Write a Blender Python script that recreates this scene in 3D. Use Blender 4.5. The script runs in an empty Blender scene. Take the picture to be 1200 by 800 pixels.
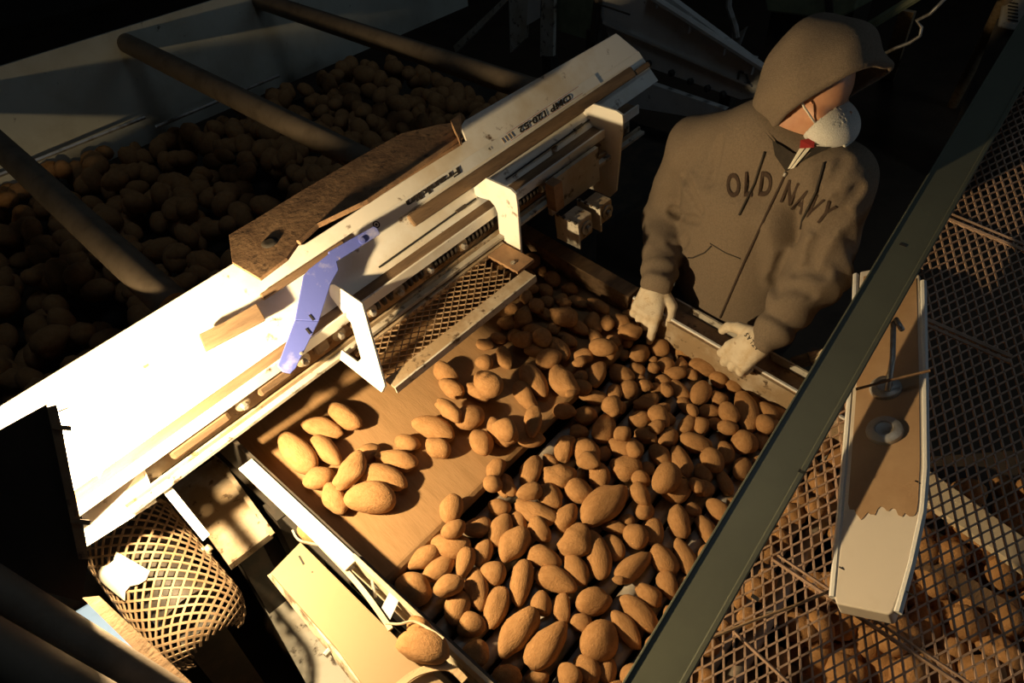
import bpy, bmesh, math, random
import numpy as np
from mathutils import Vector, Matrix
from mathutils.bvhtree import BVHTree

random.seed(7); np.random.seed(7)
S = bpy.context.scene
col = S.collection

# ------------------------------------------------------------------ camera
F_PX, CX, CY = 800.0, 600.0, 400.0
def nrm(v):
    v = np.array(v, float); return v / np.linalg.norm(v)
_Y = nrm([-1059, -650, 800]); _Z = nrm([-52, -900, -800]); _Z = nrm(_Z - _Z.dot(_Y) * _Y); _X = np.cross(_Y, _Z)
RM = np.array([_X, _Y, _Z])                      # world = RM @ (right, down, forward)
CAM = np.array([0, 0, 2.15])
cd = bpy.data.cameras.new('camera'); co = bpy.data.objects.new('camera', cd); col.objects.link(co)
cd.sensor_width = 36; cd.lens = 36 * F_PX / 1200; cd.clip_start = .02; cd.clip_end = 100
r_, u_, b_ = RM @ [1, 0, 0], RM @ [0, -1, 0], RM @ [0, 0, -1]
co.matrix_world = Matrix(((r_[0], u_[0], b_[0], CAM[0]), (r_[1], u_[1], b_[1], CAM[1]), (r_[2], u_[2], b_[2], CAM[2]), (0, 0, 0, 1)))
S.camera = co

# ------------------------------------------------------------------ light
S.view_settings.view_transform = 'Standard'; S.view_settings.look = 'None'
S.view_settings.gamma = 1; S.view_settings.use_curve_mapping = False
S.view_settings.exposure = 0.0
w = bpy.data.worlds.new('world'); S.world = w; w.use_nodes = True
w.node_tree.nodes['Background'].inputs[0].default_value = (.55, .75, 1, 1)
w.node_tree.nodes['Background'].inputs[1].default_value = .006
def area(name, loc, target, size, power, color):
    l = bpy.data.lights.new(name, 'AREA'); l.size = size; l.energy = power; l.color = color
    o = bpy.data.objects.new(name, l); col.objects.link(o); o.location = loc
    o.rotation_euler = (Vector(target) - Vector(loc)).to_track_quat('-Z', 'Y').to_euler(); return o
area('skylight_above_offscreen', (1.0, .9, 5.2), (1.9, 2.2, 1.2), 1.2, 6, (.72, .87, 1))
area('doorway_right_offscreen', (2.6, -3.2, 2.3), (1.2, .3, 1.3), 1.4, 8, (.62, .82, 1))

# ------------------------------------------------------------------ pixel -> place helpers
def ray(px, py): return RM @ nrm([px - CX, py - CY, F_PX])
def pn(p, p0, n):
    d = ray(*p); n = np.array(n, float); return CAM + d * ((np.array(p0) - CAM).dot(n) / d.dot(n))
def pz(px, py, z): return pn((px, py), (0, 0, z), (0, 0, 1))
def pX(px, py, x): return pn((px, py), (x, 0, 0), (1, 0, 0))
def pY(px, py, y): return pn((px, py), (0, y, 0), (0, 1, 0))
def pdep(px, py, dep):
    d = RM @ (np.array([px - CX, py - CY, F_PX]) / F_PX); return CAM + d * dep
def proj(p):
    c = RM.T @ (np.array(p, float) - CAM); return CX + F_PX * c[0] / c[2], CY + F_PX * c[1] / c[2], c[2]

# ------------------------------------------------------------------ materials
def lin(c): return tuple((x / 12.92 if x <= .04045 else ((x + .055) / 1.055) ** 2.4) for x in c)
def mat(name, c1, c2=None, scale=8., rough=.6, metal=0., bump=0., bscale=None, lo=.45, hi=.65, c3=None, scale3=40., lo3=.62, hi3=.7, stretch=None, detail=6.):
    m = bpy.data.materials.new(name); m.use_nodes = True; nt = m.node_tree; N = nt.nodes; L = nt.links
    b = N['Principled BSDF']; b.inputs['Roughness'].default_value = rough; b.inputs['Metallic'].default_value = metal
    tc = N.new('ShaderNodeTexCoord'); src = tc.outputs['Object']
    if stretch:
        mp = N.new('ShaderNodeMapping'); mp.inputs['Scale'].default_value = stretch; L.new(src, mp.inputs[0]); src = mp.outputs[0]
    def noise(sc):
        n = N.new('ShaderNodeTexNoise'); n.inputs['Scale'].default_value = sc; n.inputs['Detail'].default_value = detail; n.inputs['Roughness'].default_value = .62; L.new(src, n.inputs['Vector']); return n
    def ramp(n, a, bb):
        r = N.new('ShaderNodeMapRange'); r.inputs[1].default_value = a; r.inputs[2].default_value = bb; L.new(n.outputs['Fac'], r.inputs[0]); return r
    cur = None
    if c2:
        n = noise(scale); r = ramp(n, lo, hi)
        mx = N.new('ShaderNodeMixRGB'); mx.inputs[1].default_value = (*c1, 1); mx.inputs[2].default_value = (*c2, 1); L.new(r.outputs[0], mx.inputs[0]); cur = mx.outputs[0]
        if c3:
            n3 = noise(scale3); r3 = ramp(n3, lo3, hi3); m3 = N.new('ShaderNodeMixRGB'); m3.inputs[2].default_value = (*c3, 1)
            L.new(cur, m3.inputs[1]); L.new(r3.outputs[0], m3.inputs[0]); cur = m3.outputs[0]
        L.new(cur, b.inputs['Base Color'])
    else: b.inputs['Base Color'].default_value = (*c1, 1)
    if bump:
        nb = noise(bscale or scale * 4); bp = N.new('ShaderNodeBump'); bp.inputs['Strength'].default_value = bump; bp.inputs['Distance'].default_value = .004
        L.new(nb.outputs['Fac'], bp.inputs['Height']); L.new(bp.outputs[0], b.inputs['Normal'])
    return m
M = {}
M['white'] = mat('white_paint', (.78, .75, .68), (.60, .50, .36), 6, .55, 0, .05, 60, .48, .75, (.13, .075, .038), 20, .61, .69)
M['white_clean'] = mat('white_paint_clean', (.74, .73, .69), (.58, .53, .43), 9, .5, 0, .04, 60, .55, .8, (.2, .13, .07), 38, .72, .76)
M['white_worn'] = mat('white_paint_worn', (.46, .43, .37), (.30, .24, .16), 5, .6, 0, .05, 50, .45, .7, (.06, .04, .025), 28, .56, .66)
M['blue_white'] = mat('pale_grey_white_paint', (.60, .59, .56), (.44, .42, .38), 3, .5, 0, .03, 40, .45, .7, (.10, .08, .06), 20, .66, .74)
M['cream'] = mat('cream_cover_paint', (.31, .215, .115), (.27, .185, .095), 5, .75, 0, .06, 90, .4, .7)
M['cover_side'] = mat('chipped_cover_edge', (.62, .52, .36), (.16, .11, .07), 30, .8, 0, .3, 80, .45, .6)
M['rust'] = mat('rusty_steel', (.20, .11, .055), (.34, .20, .10), 14, .85, 0, .3, 70, .4, .65, (.08, .045, .025), 40, .58, .68)
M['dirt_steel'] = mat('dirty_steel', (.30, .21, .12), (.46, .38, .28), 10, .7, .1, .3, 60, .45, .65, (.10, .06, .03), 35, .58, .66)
M['dark_steel'] = mat('dark_steel', (.045, .038, .03), (.085, .06, .04), 12, .6, .2, .15, 60)
M['steel'] = mat('bare_steel', (.45, .43, .40), (.26, .22, .17), 25, .45, .5, .1, 80)
M['galv'] = mat('roller_steel', (.44, .40, .35), (.20, .14, .08), 10, .5, .15, .05, 80, .4, .7)
M['wood'] = mat('worn_wood', (.14, .085, .045), (.24, .15, .08), 10, .85, 0, .4, 60, .4, .65, (.10, .06, .03), 30, .6, .7, stretch=(.35, 3, 3))
M['wood_light'] = mat('lightened_pale_wood', (.50, .36, .21), (.36, .24, .12), 14, .85, 0, .3, 60, .4, .65, stretch=(.5, 3, 3))  # pale wood; on board and pole its lightness stands in for light
M['belt'] = mat('dusty_belt', (.32, .185, .082), (.265, .15, .062), 30, .9, 0, .25, 120, .4, .7, stretch=(3, .12, 3))
M['potato'] = mat('potato_skin', (.39, .205, .080), (.32, .16, .056), 3, .9, 0, .6, 9, .4, .65, (.24, .13, .05), 9, .62, .74)
M['potato_heap'] = mat('potato_skin_heap', (.39, .205, .080), (.32, .16, .056), 60, .9, 0, .5, 200, .4, .65, (.24, .13, .05), 180, .62, .74)
M['blue'] = mat('blue_paint', (.11, .14, .50), (.40, .41, .62), 14, .5, 0, .08, 60, .52, .68, (.45, .38, .34), 60, .66, .72)
M['bluebox'] = mat('blue_plastic', (.16, .26, .48), (.12, .2, .38), 10, .5)
M['black'] = mat('black_rubber', (.02, .018, .015), (.035, .03, .025), 20, .7)
M['ink'] = mat('black_print', (.025, .02, .018), None)
M['red_ink'] = mat('red_print', (.35, .03, .03), None)
M['lamp_black'] = mat('lamp_housing', (.03, .018, .010), (.045, .026, .014), 9, .7, 0, .1, 40)
M['green'] = mat('grey_green_paint', (.125, .132, .095), (.105, .11, .08), 6, .42, 0, .04, 80, .4, .7, (.05, .05, .04), 30, .68, .74)
M['grate'] = mat('expanded_steel', (.55, .37, .26), (.42, .28, .19), 30, .6, .25, .1, 90)
M['guard'] = mat('guard_steel', (.30, .20, .115), (.20, .125, .065), 30, .7, .1, .1, 90)
M['dust'] = mat('brown_dust', (.36, .22, .115), (.43, .28, .155), 9, .95, 0, .1, 60, .4, .65)
M['housing'] = mat('dusty_white_housing', (.68, .60, .50), (.58, .49, .38), 5, .6, 0, .03, 60, .45, .7)
M['fabric'] = mat('brown_grey_fleece', (.185, .140, .098), (.14, .104, .072), 260, .95, 0, .5, 500, .35, .65)
M['fabric_dark'] = mat('dark_fabric', (.028, .022, .017), (.04, .03, .022), 120, .95)
M['letter'] = mat('felt_lettering', (.038, .022, .014), (.05, .03, .02), 200, .95)
M['skin'] = mat('skin', (.55, .29, .17), (.48, .22, .12), 30, .5, 0, .05, 200, .4, .7)
M['mask'] = mat('white_mask', (.72, .71, .66), (.62, .60, .54), 420, .8, 0, .6, 420, .45, .6)
M['glove'] = mat('cotton_glove', (.62, .53, .40), (.50, .38, .24), 40, .9, 0, .4, 260, .45, .7, (.24, .13, .06), 22, .62, .72)
M['strap'] = mat('white_cloth', (.75, .70, .58), None, rough=.9)
M['red'] = mat('red_cloth', (.38, .03, .03), None, rough=.9)
M['denim'] = mat('dark_trousers', (.03, .03, .035), (.045, .042, .04), 60, .9)
M['concrete'] = mat('dirt_floor', (.12, .08, .05), (.08, .055, .035), 3, .95, 0, .3, 20, .4, .65)
M['wallm'] = mat('shed_wall', (.10, .085, .068), (.13, .11, .085), 2, .9)
M['plank'] = mat('pale_plank', (.66, .56, .40), (.52, .40, .25), 12, .8, 0, .2, 60)
M['hopper'] = mat('hopper_paint', (.56, .56, .48), (.44, .42, .33), 4, .6, 0, .05, 40, .45, .7, (.12, .1, .07), 24, .66, .74)
M['pipe'] = mat('dusty_pipe', (.17, .13, .09), (.12, .09, .06), 14, .7, .1, .1, 60)
M['olive'] = mat('olive_machine_paint', (.20, .22, .13), (.13, .14, .08), 8, .6)
M['glow'] = bpy.data.materials.new('lamp_bulb'); M['glow'].use_nodes = True
_b = M['glow'].node_tree.nodes['Principled BSDF']; _b.inputs['Base Color'].default_value = (1, .9, .7, 1)
_b.inputs['Emission Color'].default_value = (1, .75, .42, 1); _b.inputs['Emission Strength'].default_value = 60

# ------------------------------------------------------------------ builders
def tag(o, label=None, cat=None, group=None, kind=None):
    if label: o['label'] = label
    if cat: o['category'] = cat
    if group: o['group'] = group
    if kind: o['kind'] = kind
    return o
def thing(name, loc, label, cat, group=None, kind=None):
    o = bpy.data.objects.new(name, None); o.empty_display_size = .05; col.objects.link(o); o.location = [float(x) for x in loc]
    return tag(o, label, cat, group, kind)
def rootloc(o):
    v = Vector((0, 0, 0))
    while o: v = v + o.location; o = o.parent
    return v
class MB:
    def __init__(s): s.v = []; s.f = []
    def add(s, vs, fs):
        k = len(s.v); s.v += [tuple(float(x) for x in p) for p in vs]; s.f += [tuple(i + k for i in q) for q in fs]; return s
    def hexa(s, a, b):                              # two quads (bottom a, top b)
        return s.add(list(a) + list(b), [(3, 2, 1, 0), (4, 5, 6, 7), (0, 1, 5, 4), (1, 2, 6, 5), (2, 3, 7, 6), (3, 0, 4, 7)])
    def box(s, o, ex, ey, ez):                      # corner + edge vectors
        o, ex, ey, ez = map(np.array, (o, ex, ey, ez)); return s.hexa([o, o + ex, o + ex + ey, o + ey], [o + ez, o + ex + ez, o + ex + ey + ez, o + ey + ez])
    def cbox(s, c, ex, ey, ez):
        c, ex, ey, ez = map(lambda q: np.array(q, float), (c, ex, ey, ez)); return s.box(c - ex / 2 - ey / 2 - ez / 2, ex, ey, ez)
    def prism(s, poly, off):                        # polygon extruded by vector
        n = len(poly); off = np.array(off); P = [np.array(p) for p in poly]
        return s.add(P + [p + off for p in P], [tuple(range(n))[::-1], tuple(range(n, 2 * n))] + [(i, (i + 1) % n, n + (i + 1) % n, n + i) for i in range(n)])
    def tube(s, pts, r, n=10, cap=True):
        pts = [np.array(p, float) for p in pts]; rs = r if hasattr(r, '__len__') else [r] * len(pts)
        k0 = len(s.v); up = None; vs = []
        for i, p in enumerate(pts):
            t = nrm(pts[min(i + 1, len(pts) - 1)] - pts[max(i - 1, 0)])
            if up is None: up = np.cross(t, [.3, .2, .93]); up = nrm(up if np.linalg.norm(up) > .01 else np.cross(t, [1, 0, 0]))
            up = nrm(up - up.dot(t) * t); sd = np.cross(t, up)
            vs += [p + rs[i] * (math.cos(2 * math.pi * j / n) * up + math.sin(2 * math.pi * j / n) * sd) for j in range(n)]
        fs = [(i * n + j, i * n + (j + 1) % n, (i + 1) * n + (j + 1) % n, (i + 1) * n + j) for i in range(len(pts) - 1) for j in range(n)]
        if cap: fs += [tuple(range(n))[::-1], tuple((len(pts) - 1) * n + j for j in range(n))]
        return s.add(vs, fs)
    def lathe(s, c, ax, prof, n=16):                # prof: (radius, height) along axis
        ax = nrm(ax); a = np.cross(ax, [.21, .35, .9]); a = nrm(a); b = np.cross(ax, a); c = np.array(c)
        vs = [c + ax * h + r * (math.cos(2 * math.pi * j / n) * a + math.sin(2 * math.pi * j / n) * b) for r, h in prof for j in range(n)]
        k = len(prof); fs = [(i * n + j, i * n + (j + 1) % n, (i + 1) * n + (j + 1) % n, (i + 1) * n + j) for i in range(k - 1) for j in range(n)]
        fs += [tuple(range(n))[::-1], tuple((k - 1) * n + j for j in range(n))]
        return s.add(vs, fs)
    def build(s, name, m, parent=None, bevel=0, smooth=False, seg=2, recalc=True):
        off = rootloc(parent) if parent else Vector((0, 0, 0))
        me = bpy.data.meshes.new(name); me.from_pydata([tuple(Vector(p) - off) for p in s.v], [], s.f)
        if recalc:
            bm = bmesh.new(); bm.from_mesh(me); bmesh.ops.recalc_face_normals(bm, faces=bm.faces); bm.to_mesh(me); bm.free()
        me.materials.append(M[m] if isinstance(m, str) else m)
        if smooth: me.shade_smooth()
        o = bpy.data.objects.new(name, me); col.objects.link(o); o.parent = parent
        if bevel:
            b = o.modifiers.new('bevel', 'BEVEL'); b.width = bevel; b.segments = seg; b.limit_method = 'ANGLE'; b.angle_limit = .6
        if smooth == 'auto': me.set_sharp_from_angle(angle=.7)
        return o
def one(name, mb, m, label, cat, group=None, kind=None, base=None, **k):      # a thing that is one mesh
    base = base if base is not None else np.array(mb.v).mean(0) * [1, 1, 0] + [0, 0, min(p[2] for p in mb.v)]
    t = bpy.data.objects.new('tmp', None); t.location = [float(x) for x in base]
    o = mb.build(name, m, t, **k); o.parent = None; o.location = t.location; bpy.data.objects.remove(t)
    return tag(o, label, cat, group, kind)
def text_mesh(txt, size, sx=1., bold=0., shear=0.):
    c = bpy.data.curves.new('txt', 'FONT'); c.body = txt; c.size = 1.0; c.offset = bold; c.resolution_u = 4; c.shear = shear; c.align_x = 'CENTER'; c.align_y = 'CENTER'
    o = bpy.data.objects.new('txt', c); col.objects.link(o); dg = bpy.context.evaluated_depsgraph_get()
    me = bpy.data.meshes.new_from_object(o.evaluated_get(dg)); bpy.data.objects.remove(o); bpy.data.curves.remove(c)
    V = [(v.co.x * sx * size, v.co.y * size) for v in me.vertices]; Fc = [tuple(p.vertices) for p in me.polygons]; bpy.data.meshes.remove(me)
    return V, Fc
def text_on(name, txt, c, ex, ey, size, m, parent, sx=1., bold=0., shear=0., lift=.002):
    ex, ey = nrm(ex), nrm(ey); n = np.cross(ex, ey); V, Fc = text_mesh(txt, size, sx, bold, shear)
    return MB().add([np.array(c) + ex * x + ey * y + n * lift for x, y in V], Fc).build(name, m, parent, recalc=False)
def strand_net(fn, nu, nv, wid, thk, keep=None):
    """expanded metal: a net of diamond strands; fn(s,t) -> point, normal; s,t in cell units"""
    mb = MB()
    for j in range(nv):
        for i in range(nu):
            cs = i + .5 * (j % 2)
            if keep and not keep(cs, j): continue
            for sg in (-1, 1):
                p, n = fn(cs, j); q, n2 = fn(cs + .5 * sg, j + 1)
                p, q, n, n2 = map(np.array, (p, q, n, n2)); d = nrm(q - p); s1 = nrm(np.cross(d, n)) * wid / 2; 
                # strands of expanded metal stand tilted to the sheet
                p = p - d * wid * .3; q = q + d * wid * .3
                tl = n * thk
                mb.hexa([p - s1, p + s1, q + s1, q - s1], [p - s1 + tl, p + s1 + tl, q + s1 + tl, q - s1 + tl])
    return mb
# ---------- smooth solids from distance fields
def surface_net(fn, lo, hi, h):
    lo = np.array(lo, float); n = np.ceil((np.array(hi) - lo) / h).astype(int) + 1
    ax = [lo[i] + h * np.arange(n[i]) for i in range(3)]
    P = np.stack(np.meshgrid(*ax, indexing='ij'), -1).reshape(-1, 3); V = fn(P).reshape(n)
    acc = np.zeros((n[0] - 1, n[1] - 1, n[2] - 1, 3)); cnt = np.zeros(acc.shape[:3])
    cor = [(a, b, c) for a in (0, 1) for b in (0, 1) for c in (0, 1)]
    sl = lambda k: V[k[0]:n[0] - 1 + k[0], k[1]:n[1] - 1 + k[1], k[2]:n[2] - 1 + k[2]]
    for a in cor:
        for ax_ in range(3):
            if a[ax_] == 0:
                b = list(a); b[ax_] = 1; va, vb = sl(a), sl(b); m = (va < 0) != (vb < 0)
                t = np.where(m, va / np.where(m, va - vb, 1), 0)
                for k in range(3): acc[..., k] += m * (a[k] + (t if k == ax_ else 0))
                cnt += m
    act = cnt > 0; idx = -np.ones(act.shape, int); idx[act] = np.arange(act.sum())
    I = np.argwhere(act); pts = lo + h * (I + acc[act] / cnt[act][:, None]); faces = []
    for ax_ in range(3):
        u, v = [(1, 2), (2, 0), (0, 1)][ax_]
        A = V < 0; s0 = [slice(None)] * 3; s1 = [slice(None)] * 3; s0[ax_] = slice(0, -1); s1[ax_] = slice(1, None)
        ch = A[tuple(s0)] != A[tuple(s1)]; fl = A[tuple(s0)]
        E = np.argwhere(ch); E = E[(E[:, u] > 0) & (E[:, v] > 0) & (E[:, u] < n[u] - 1) & (E[:, v] < n[v] - 1)]
        for e in E:
            q = []
            for du, dv in ((-1, -1), (0, -1), (0, 0), (-1, 0)):
                c = e.copy(); c[u] += du; c[v] += dv; q.append(idx[tuple(c)])
            faces.append(tuple(q) if fl[tuple(e)] else tuple(q[::-1]))
    return pts, faces
def smin(a, b, k): h = np.clip(.5 + .5 * (b - a) / k, 0, 1); return b * (1 - h) + a * h - k * h * (1 - h)
def cone(P, a, b, ra, rb):
    a, b = np.array(a), np.array(b); d = b - a; t = np.clip(((P - a) @ d) / d.dot(d), 0, 1)
    return np.linalg.norm(P - a - t[:, None] * d, axis=1) - (ra + (rb - ra) * t)
def ellip(P, c, axes, r):
    q = (P - np.array(c)) @ np.array(axes).T / np.array(r); k = np.linalg.norm(q, axis=1); return (k - 1) * min(r) * .5 + (k - 1) * np.mean(r) * .5
def sdf_part(name, fn, lo, hi, h, m, parent, smooth_it=2):
    V, Fc = surface_net(fn, lo, hi, h); mb = MB().add(V, Fc); o = mb.build(name, m, parent, smooth=True, recalc=False)
    if smooth_it:
        s = o.modifiers.new('smooth', 'SMOOTH'); s.iterations = smooth_it; s.factor = .5
    return o, V, Fc

# ================================================================== SETTING
one('floor', MB().box((-6, -6, -.1), (18, 0, 0), (0, 18, 0), (0, 0, .1)), 'concrete', 'dark dirt floor of the potato shed', 'floor', kind='structure', base=(0, 0, 0))
one('wall_far', MB().box((10.5, -6, 0), (.2, 0, 0), (0, 18, 0), (0, 0, 5)), 'wallm', 'dark shed wall behind the worker', 'wall', kind='structure')
one('wall_left', MB().box((-6, 9.5, 0), (16.5, 0, 0), (0, .2, 0), (0, 0, 5)), 'wallm', 'dark shed wall behind the hopper', 'wall', kind='structure')

# ================================================================== GRADING MACHINE (inclined, frame m/b/u)
MM = nrm(RM @ [1360, -1140, 800]); MBv = nrm(np.cross([0, 0, 1], MM)); MU = np.cross(MM, MBv); FM = np.array([MM, MBv, MU])
def W(m, b, u): return m * MM + b * MBv + u * MU
def pm(p, b=None, u=None, m=None, sl=None, at=None):          # pixel -> (m,b,u) on a plane of the machine
    d = FM @ ray(*p); c = FM @ CAM
    if m is not None: t = (m - c[0]) / d[0]
    elif b is not None: t = (b - c[1]) / d[1]
    elif u is not None: t = (u - c[2]) / d[2]
    else:
        n = np.array([0, -sl[1], sl[0]]); t = (np.array([0, at[0], at[1]]) - c).dot(n) / d.dot(n)
    return c + t * d
def mbox(mb, m0, m1, b0, b1, u0, u1): return mb.box(W(m0, b0, u0), MM * (m1 - m0), MBv * (b1 - b0), MU * (u1 - u0))
def slope(d, lift=0.):                                         # distance d up the 45-degree panel from the ledge's inner edge
    k = .70711; return 1.105 + k * d - k * lift, 1.172 + k * d + k * lift
def spanel(mb, m0, m1, d0, d1, l0, l1):
    a = [W(m, *slope(d, l)) for (m, d, l) in ((m0, d0, l0), (m1, d0, l0), (m1, d1, l0), (m0, d1, l0))]
    b = [W(m, *slope(d, l)) for (m, d, l) in ((m0, d0, l1), (m1, d0, l1), (m1, d1, l1), (m0, d1, l1))]
    return mb.hexa(a, b)
gm = thing('grading_machine', (.9, 1.15, 0), 'long white potato grader side panel with roller rail, lettering and wooden guide bar', 'machine')
SD, SN = MU * .70711 + MBv * .70711, MU * .70711 - MBv * .70711
# panels
P = lambda m, d: W(m, *slope(d))
poly = [P(-.35, .06), P(1.86, .06), P(1.86, .097), P(-.35, .097)]
MB().prism([P(-.02, -.0), P(1.80, -.0), P(1.80, .097), P(-.35, .097), P(-.35, .06)], -SN * .006).build('lower_panel', 'white', gm)
MB().prism([P(-.35, .097), P(1.80, .097), P(1.77, .172), P(1.205, .188), P(1.185, .180), P(1.175, .146), P(.70, .146), P(.60, .190), P(-.35, .197)], -SN * .006).build('upper_panel', 'white', gm, bevel=.002)
mbox(MB(), -.35, 1.175, 1.205, 1.217, 1.262, 1.268).build('panel_flange', 'rust', gm)
# lettered strip slightly proud, with its writing upside down
st = spanel(MB(), .775, 1.62, .082, .110, 0, .0025).build('letter_strip', 'white_clean', gm)
mp = .5 * (pm((460, 266), sl=(1, 1), at=(1.105, 1.172)) + pm((682, 107), sl=(1, 1), at=(1.105, 1.172)))
def onstrip(px, d=.0965): return P(pm(px, sl=(1, 1), at=(1.105, 1.172))[0], d) + SN * .0025
text_on('lettering', 'Franklin', onstrip((511, 222)), -MM, -SD, .0215, 'ink', st, sx=2.45, bold=.040, shear=.12)
text_on('lettering', 'OMP 120-52', onstrip((642, 137)), -MM, -SD, .0215, 'ink', st, sx=1.75, bold=.036, shear=.2)
text_on('lettering', 's', onstrip((575, 178)), -MM, -SD, .014, 'ink', st, sx=1.2, bold=.02)
for k in range(4): MB().cbox(onstrip((601 - 3.5 * k, 160 + 2.5 * k)) + SN * .001, MM * .0022, SD * .014, SN * .001).build('print_stripe', 'cream', st)
for d in (.0865, .1065): MB().cbox(onstrip((642, 137), d) + SN * .0006, MM * .27, SD * .0009, SN * .0006).build('print_line', 'red_ink', st)
lg = onstrip((447, 272)); 
MB().add([lg + SN * .001 + (r * math.cos(a) * MM + r * math.sin(a) * SD) for a in np.linspace(0, 2 * math.pi, 21)[:-1] for r in (.0085, .0055)],
         [(2 * i, 2 * ((i + 1) % 20), 2 * ((i + 1) % 20) + 1, 2 * i + 1) for i in range(20)]).build('logo_ring', 'ink', st)
MB().add([lg + SN * .001 + (.003 * math.cos(a) * MM + .003 * math.sin(a) * SD) for a in np.linspace(0, 2 * math.pi, 13)[:-1]], [tuple(range(12))]).build('logo_dot', 'ink', st)
# wooden guide bar and the shorter pale piece with its bent end
spanel(MB(), .925, 1.735, .044, .075, .001, .013).build('wooden_guide', 'wood', gm, bevel=.005)
spanel(MB(), 1.735, 1.80, .044, .060, .001, .012).build('wooden_guide', 'wood', gm, bevel=.006)
a0 = pm((312, 357), sl=(1, 1), at=(1.105, 1.172))[0]; a1 = pm((400, 300), sl=(1, 1), at=(1.105, 1.172))[0]
spanel(MB(), a0, a1 + .02, .093, .108, .002, .016).build('wooden_guide', 'wood', gm, bevel=.003)
q = [pm(p, sl=(1, 1), at=(1.085, 1.192)) for p in ((233, 393), (262, 379), (300, 357), (311, 376), (275, 395), (241, 413))]
MB().prism([W(*x) for x in q], SN * .016).build('guide_end_block', 'wood', gm, bevel=.002)
# flat panel edge line, rod on it
for m0, m1 in ((.80, 1.10), (1.20, 1.52)):
    MB().tube([W(m0, *slope(.016, .004)), W(m1, *slope(.019, .004))], .0022, 6).build('tension_rod', 'black', gm)
    MB().cbox(W(m1 - .05, *slope(.019, .006)), MM * .03, SD * .008, SN * .008).build('rod_clip', 'dark_steel', gm)
# ledge, lip, lower rail
mbox(MB(), -.02, 1.66, 1.070, 1.112, 1.160, 1.170).build('ledge', 'wood', gm, bevel=.001)
mbox(MB(), -.02, 1.66, 1.064, 1.0695, 1.152, 1.176).build('lip', 'white', gm)
mbox(MB(), .13, 1.66, 1.098, 1.104, 1.085, 1.160).build('rail_back', 'dirt_steel', gm)
mbox(MB(), .13, 1.66, 1.045, 1.066, 1.094, 1.103).build('lower_rail', 'white_worn', gm, bevel=.001)
mbox(MB(), .13, 1.66, 1.060, 1.066, 1.103, 1.112).build('lower_rail', 'dirt_steel', gm)
# rollers with bolts, links and springs between them
rp = [(288, 477), (358, 423), (399, 390), (437, 364), (470, 340), (505, 314), (545, 287), (640, 214), (664, 196)]
rm = [pm(p, b=1.06)[0] for p in rp]
for m_ in rm:
    c = W(m_, 1.098, 1.133)
    r = MB().lathe(c, -MBv, [(.0165, 0), (.0165, .006), (.013, .008), (.013, .018), (.0165, .020), (.0165, .026), (.010, .029)], 18).build('roller', 'dirt_steel', gm, smooth='auto')
    MB().lathe(c - MBv * .029, -MBv, [(.0075, 0), (.0075, .010), (.005, .0115)], 6).build('bolt', 'steel', r)
for k, (a, b) in enumerate(((rm[0] - .16, rm[0] - .03), (rm[0] + .035, rm[1] - .03), (rm[1] + .03, rm[2] - .028), (rm[2] + .03, rm[3] - .025))):
    mbox(MB(), a, b, 1.066, 1.098, 1.118, 1.150).build('link_block', 'wood', gm, bevel=.008)
sp = [(rm[i], rm[i + 1]) for i in range(3, 6)] + [(rm[6], rm[6] + .12), (rm[7] - .12, rm[7]), (rm[7], rm[8])]
for a, b in sp:
    nr = max(3, int((b - a - .036) / .011)); mb = MB()
    for i in range(nr):
        c = W(a + .022 + (b - a - .044) * i / max(1, nr - 1), 1.083, 1.133)
        mb.lathe(c - MM * .0035, MM, [(.010, 0), (.0155, .0008), (.0155, .0062), (.010, .007)], 14)
    mb.build('spring', 'dark_steel', gm, smooth='auto')
MB().lathe(W(rm[8] + .02, 1.08, 1.133), MM, [(.017, 0), (.017, .085)], 16).build('end_roller', 'dirt_steel', gm, smooth='auto')
# white C plates standing out from the rail
def cplate(pts, m_, bevel=.004):
    return MB().prism([W(*pm(p, m=m_)) for p in pts], MM * .007).build('bracket_plate', 'white', gm, bevel=.0012)
def m_on_panel(p): return pm(p, sl=(1, 1), at=(1.105, 1.172))[0]
mb2, mb3 = m_on_panel((553, 222)), m_on_panel((682, 130))
A_, B2_, C2_ = [W(*x) for x in (pm((384, 334), sl=(1, 1), at=(1.105, 1.172)), pm((450, 456), u=1.088), pm((398, 420), b=1.045))]
n1 = nrm(np.cross(B2_ - A_, C2_ - A_)); n1 = n1 if n1.dot(MM) > 0 else -n1
MB().prism([pn(p, A_, n1) for p in ((384, 334), (392, 333), (424, 355), (451, 452), (447, 460), (398, 421), (400, 410), (419, 424), (423, 420), (411, 378), (385, 345))], n1 * .007).build('bracket_plate', 'white', gm, bevel=.0012)
cplate([(555, 220), (569, 209), (598, 222), (604, 228), (606, 240), (611, 312), (598, 304), (586, 292), (583, 250), (580, 242), (574, 235), (557, 230)], mb2)
cplate([(680, 132), (695, 122), (722, 130), (729, 135), (730, 143), (722, 224), (715, 231), (677, 215), (679, 196), (700, 203), (703, 160), (700, 151), (684, 142)], mb3)
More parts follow.
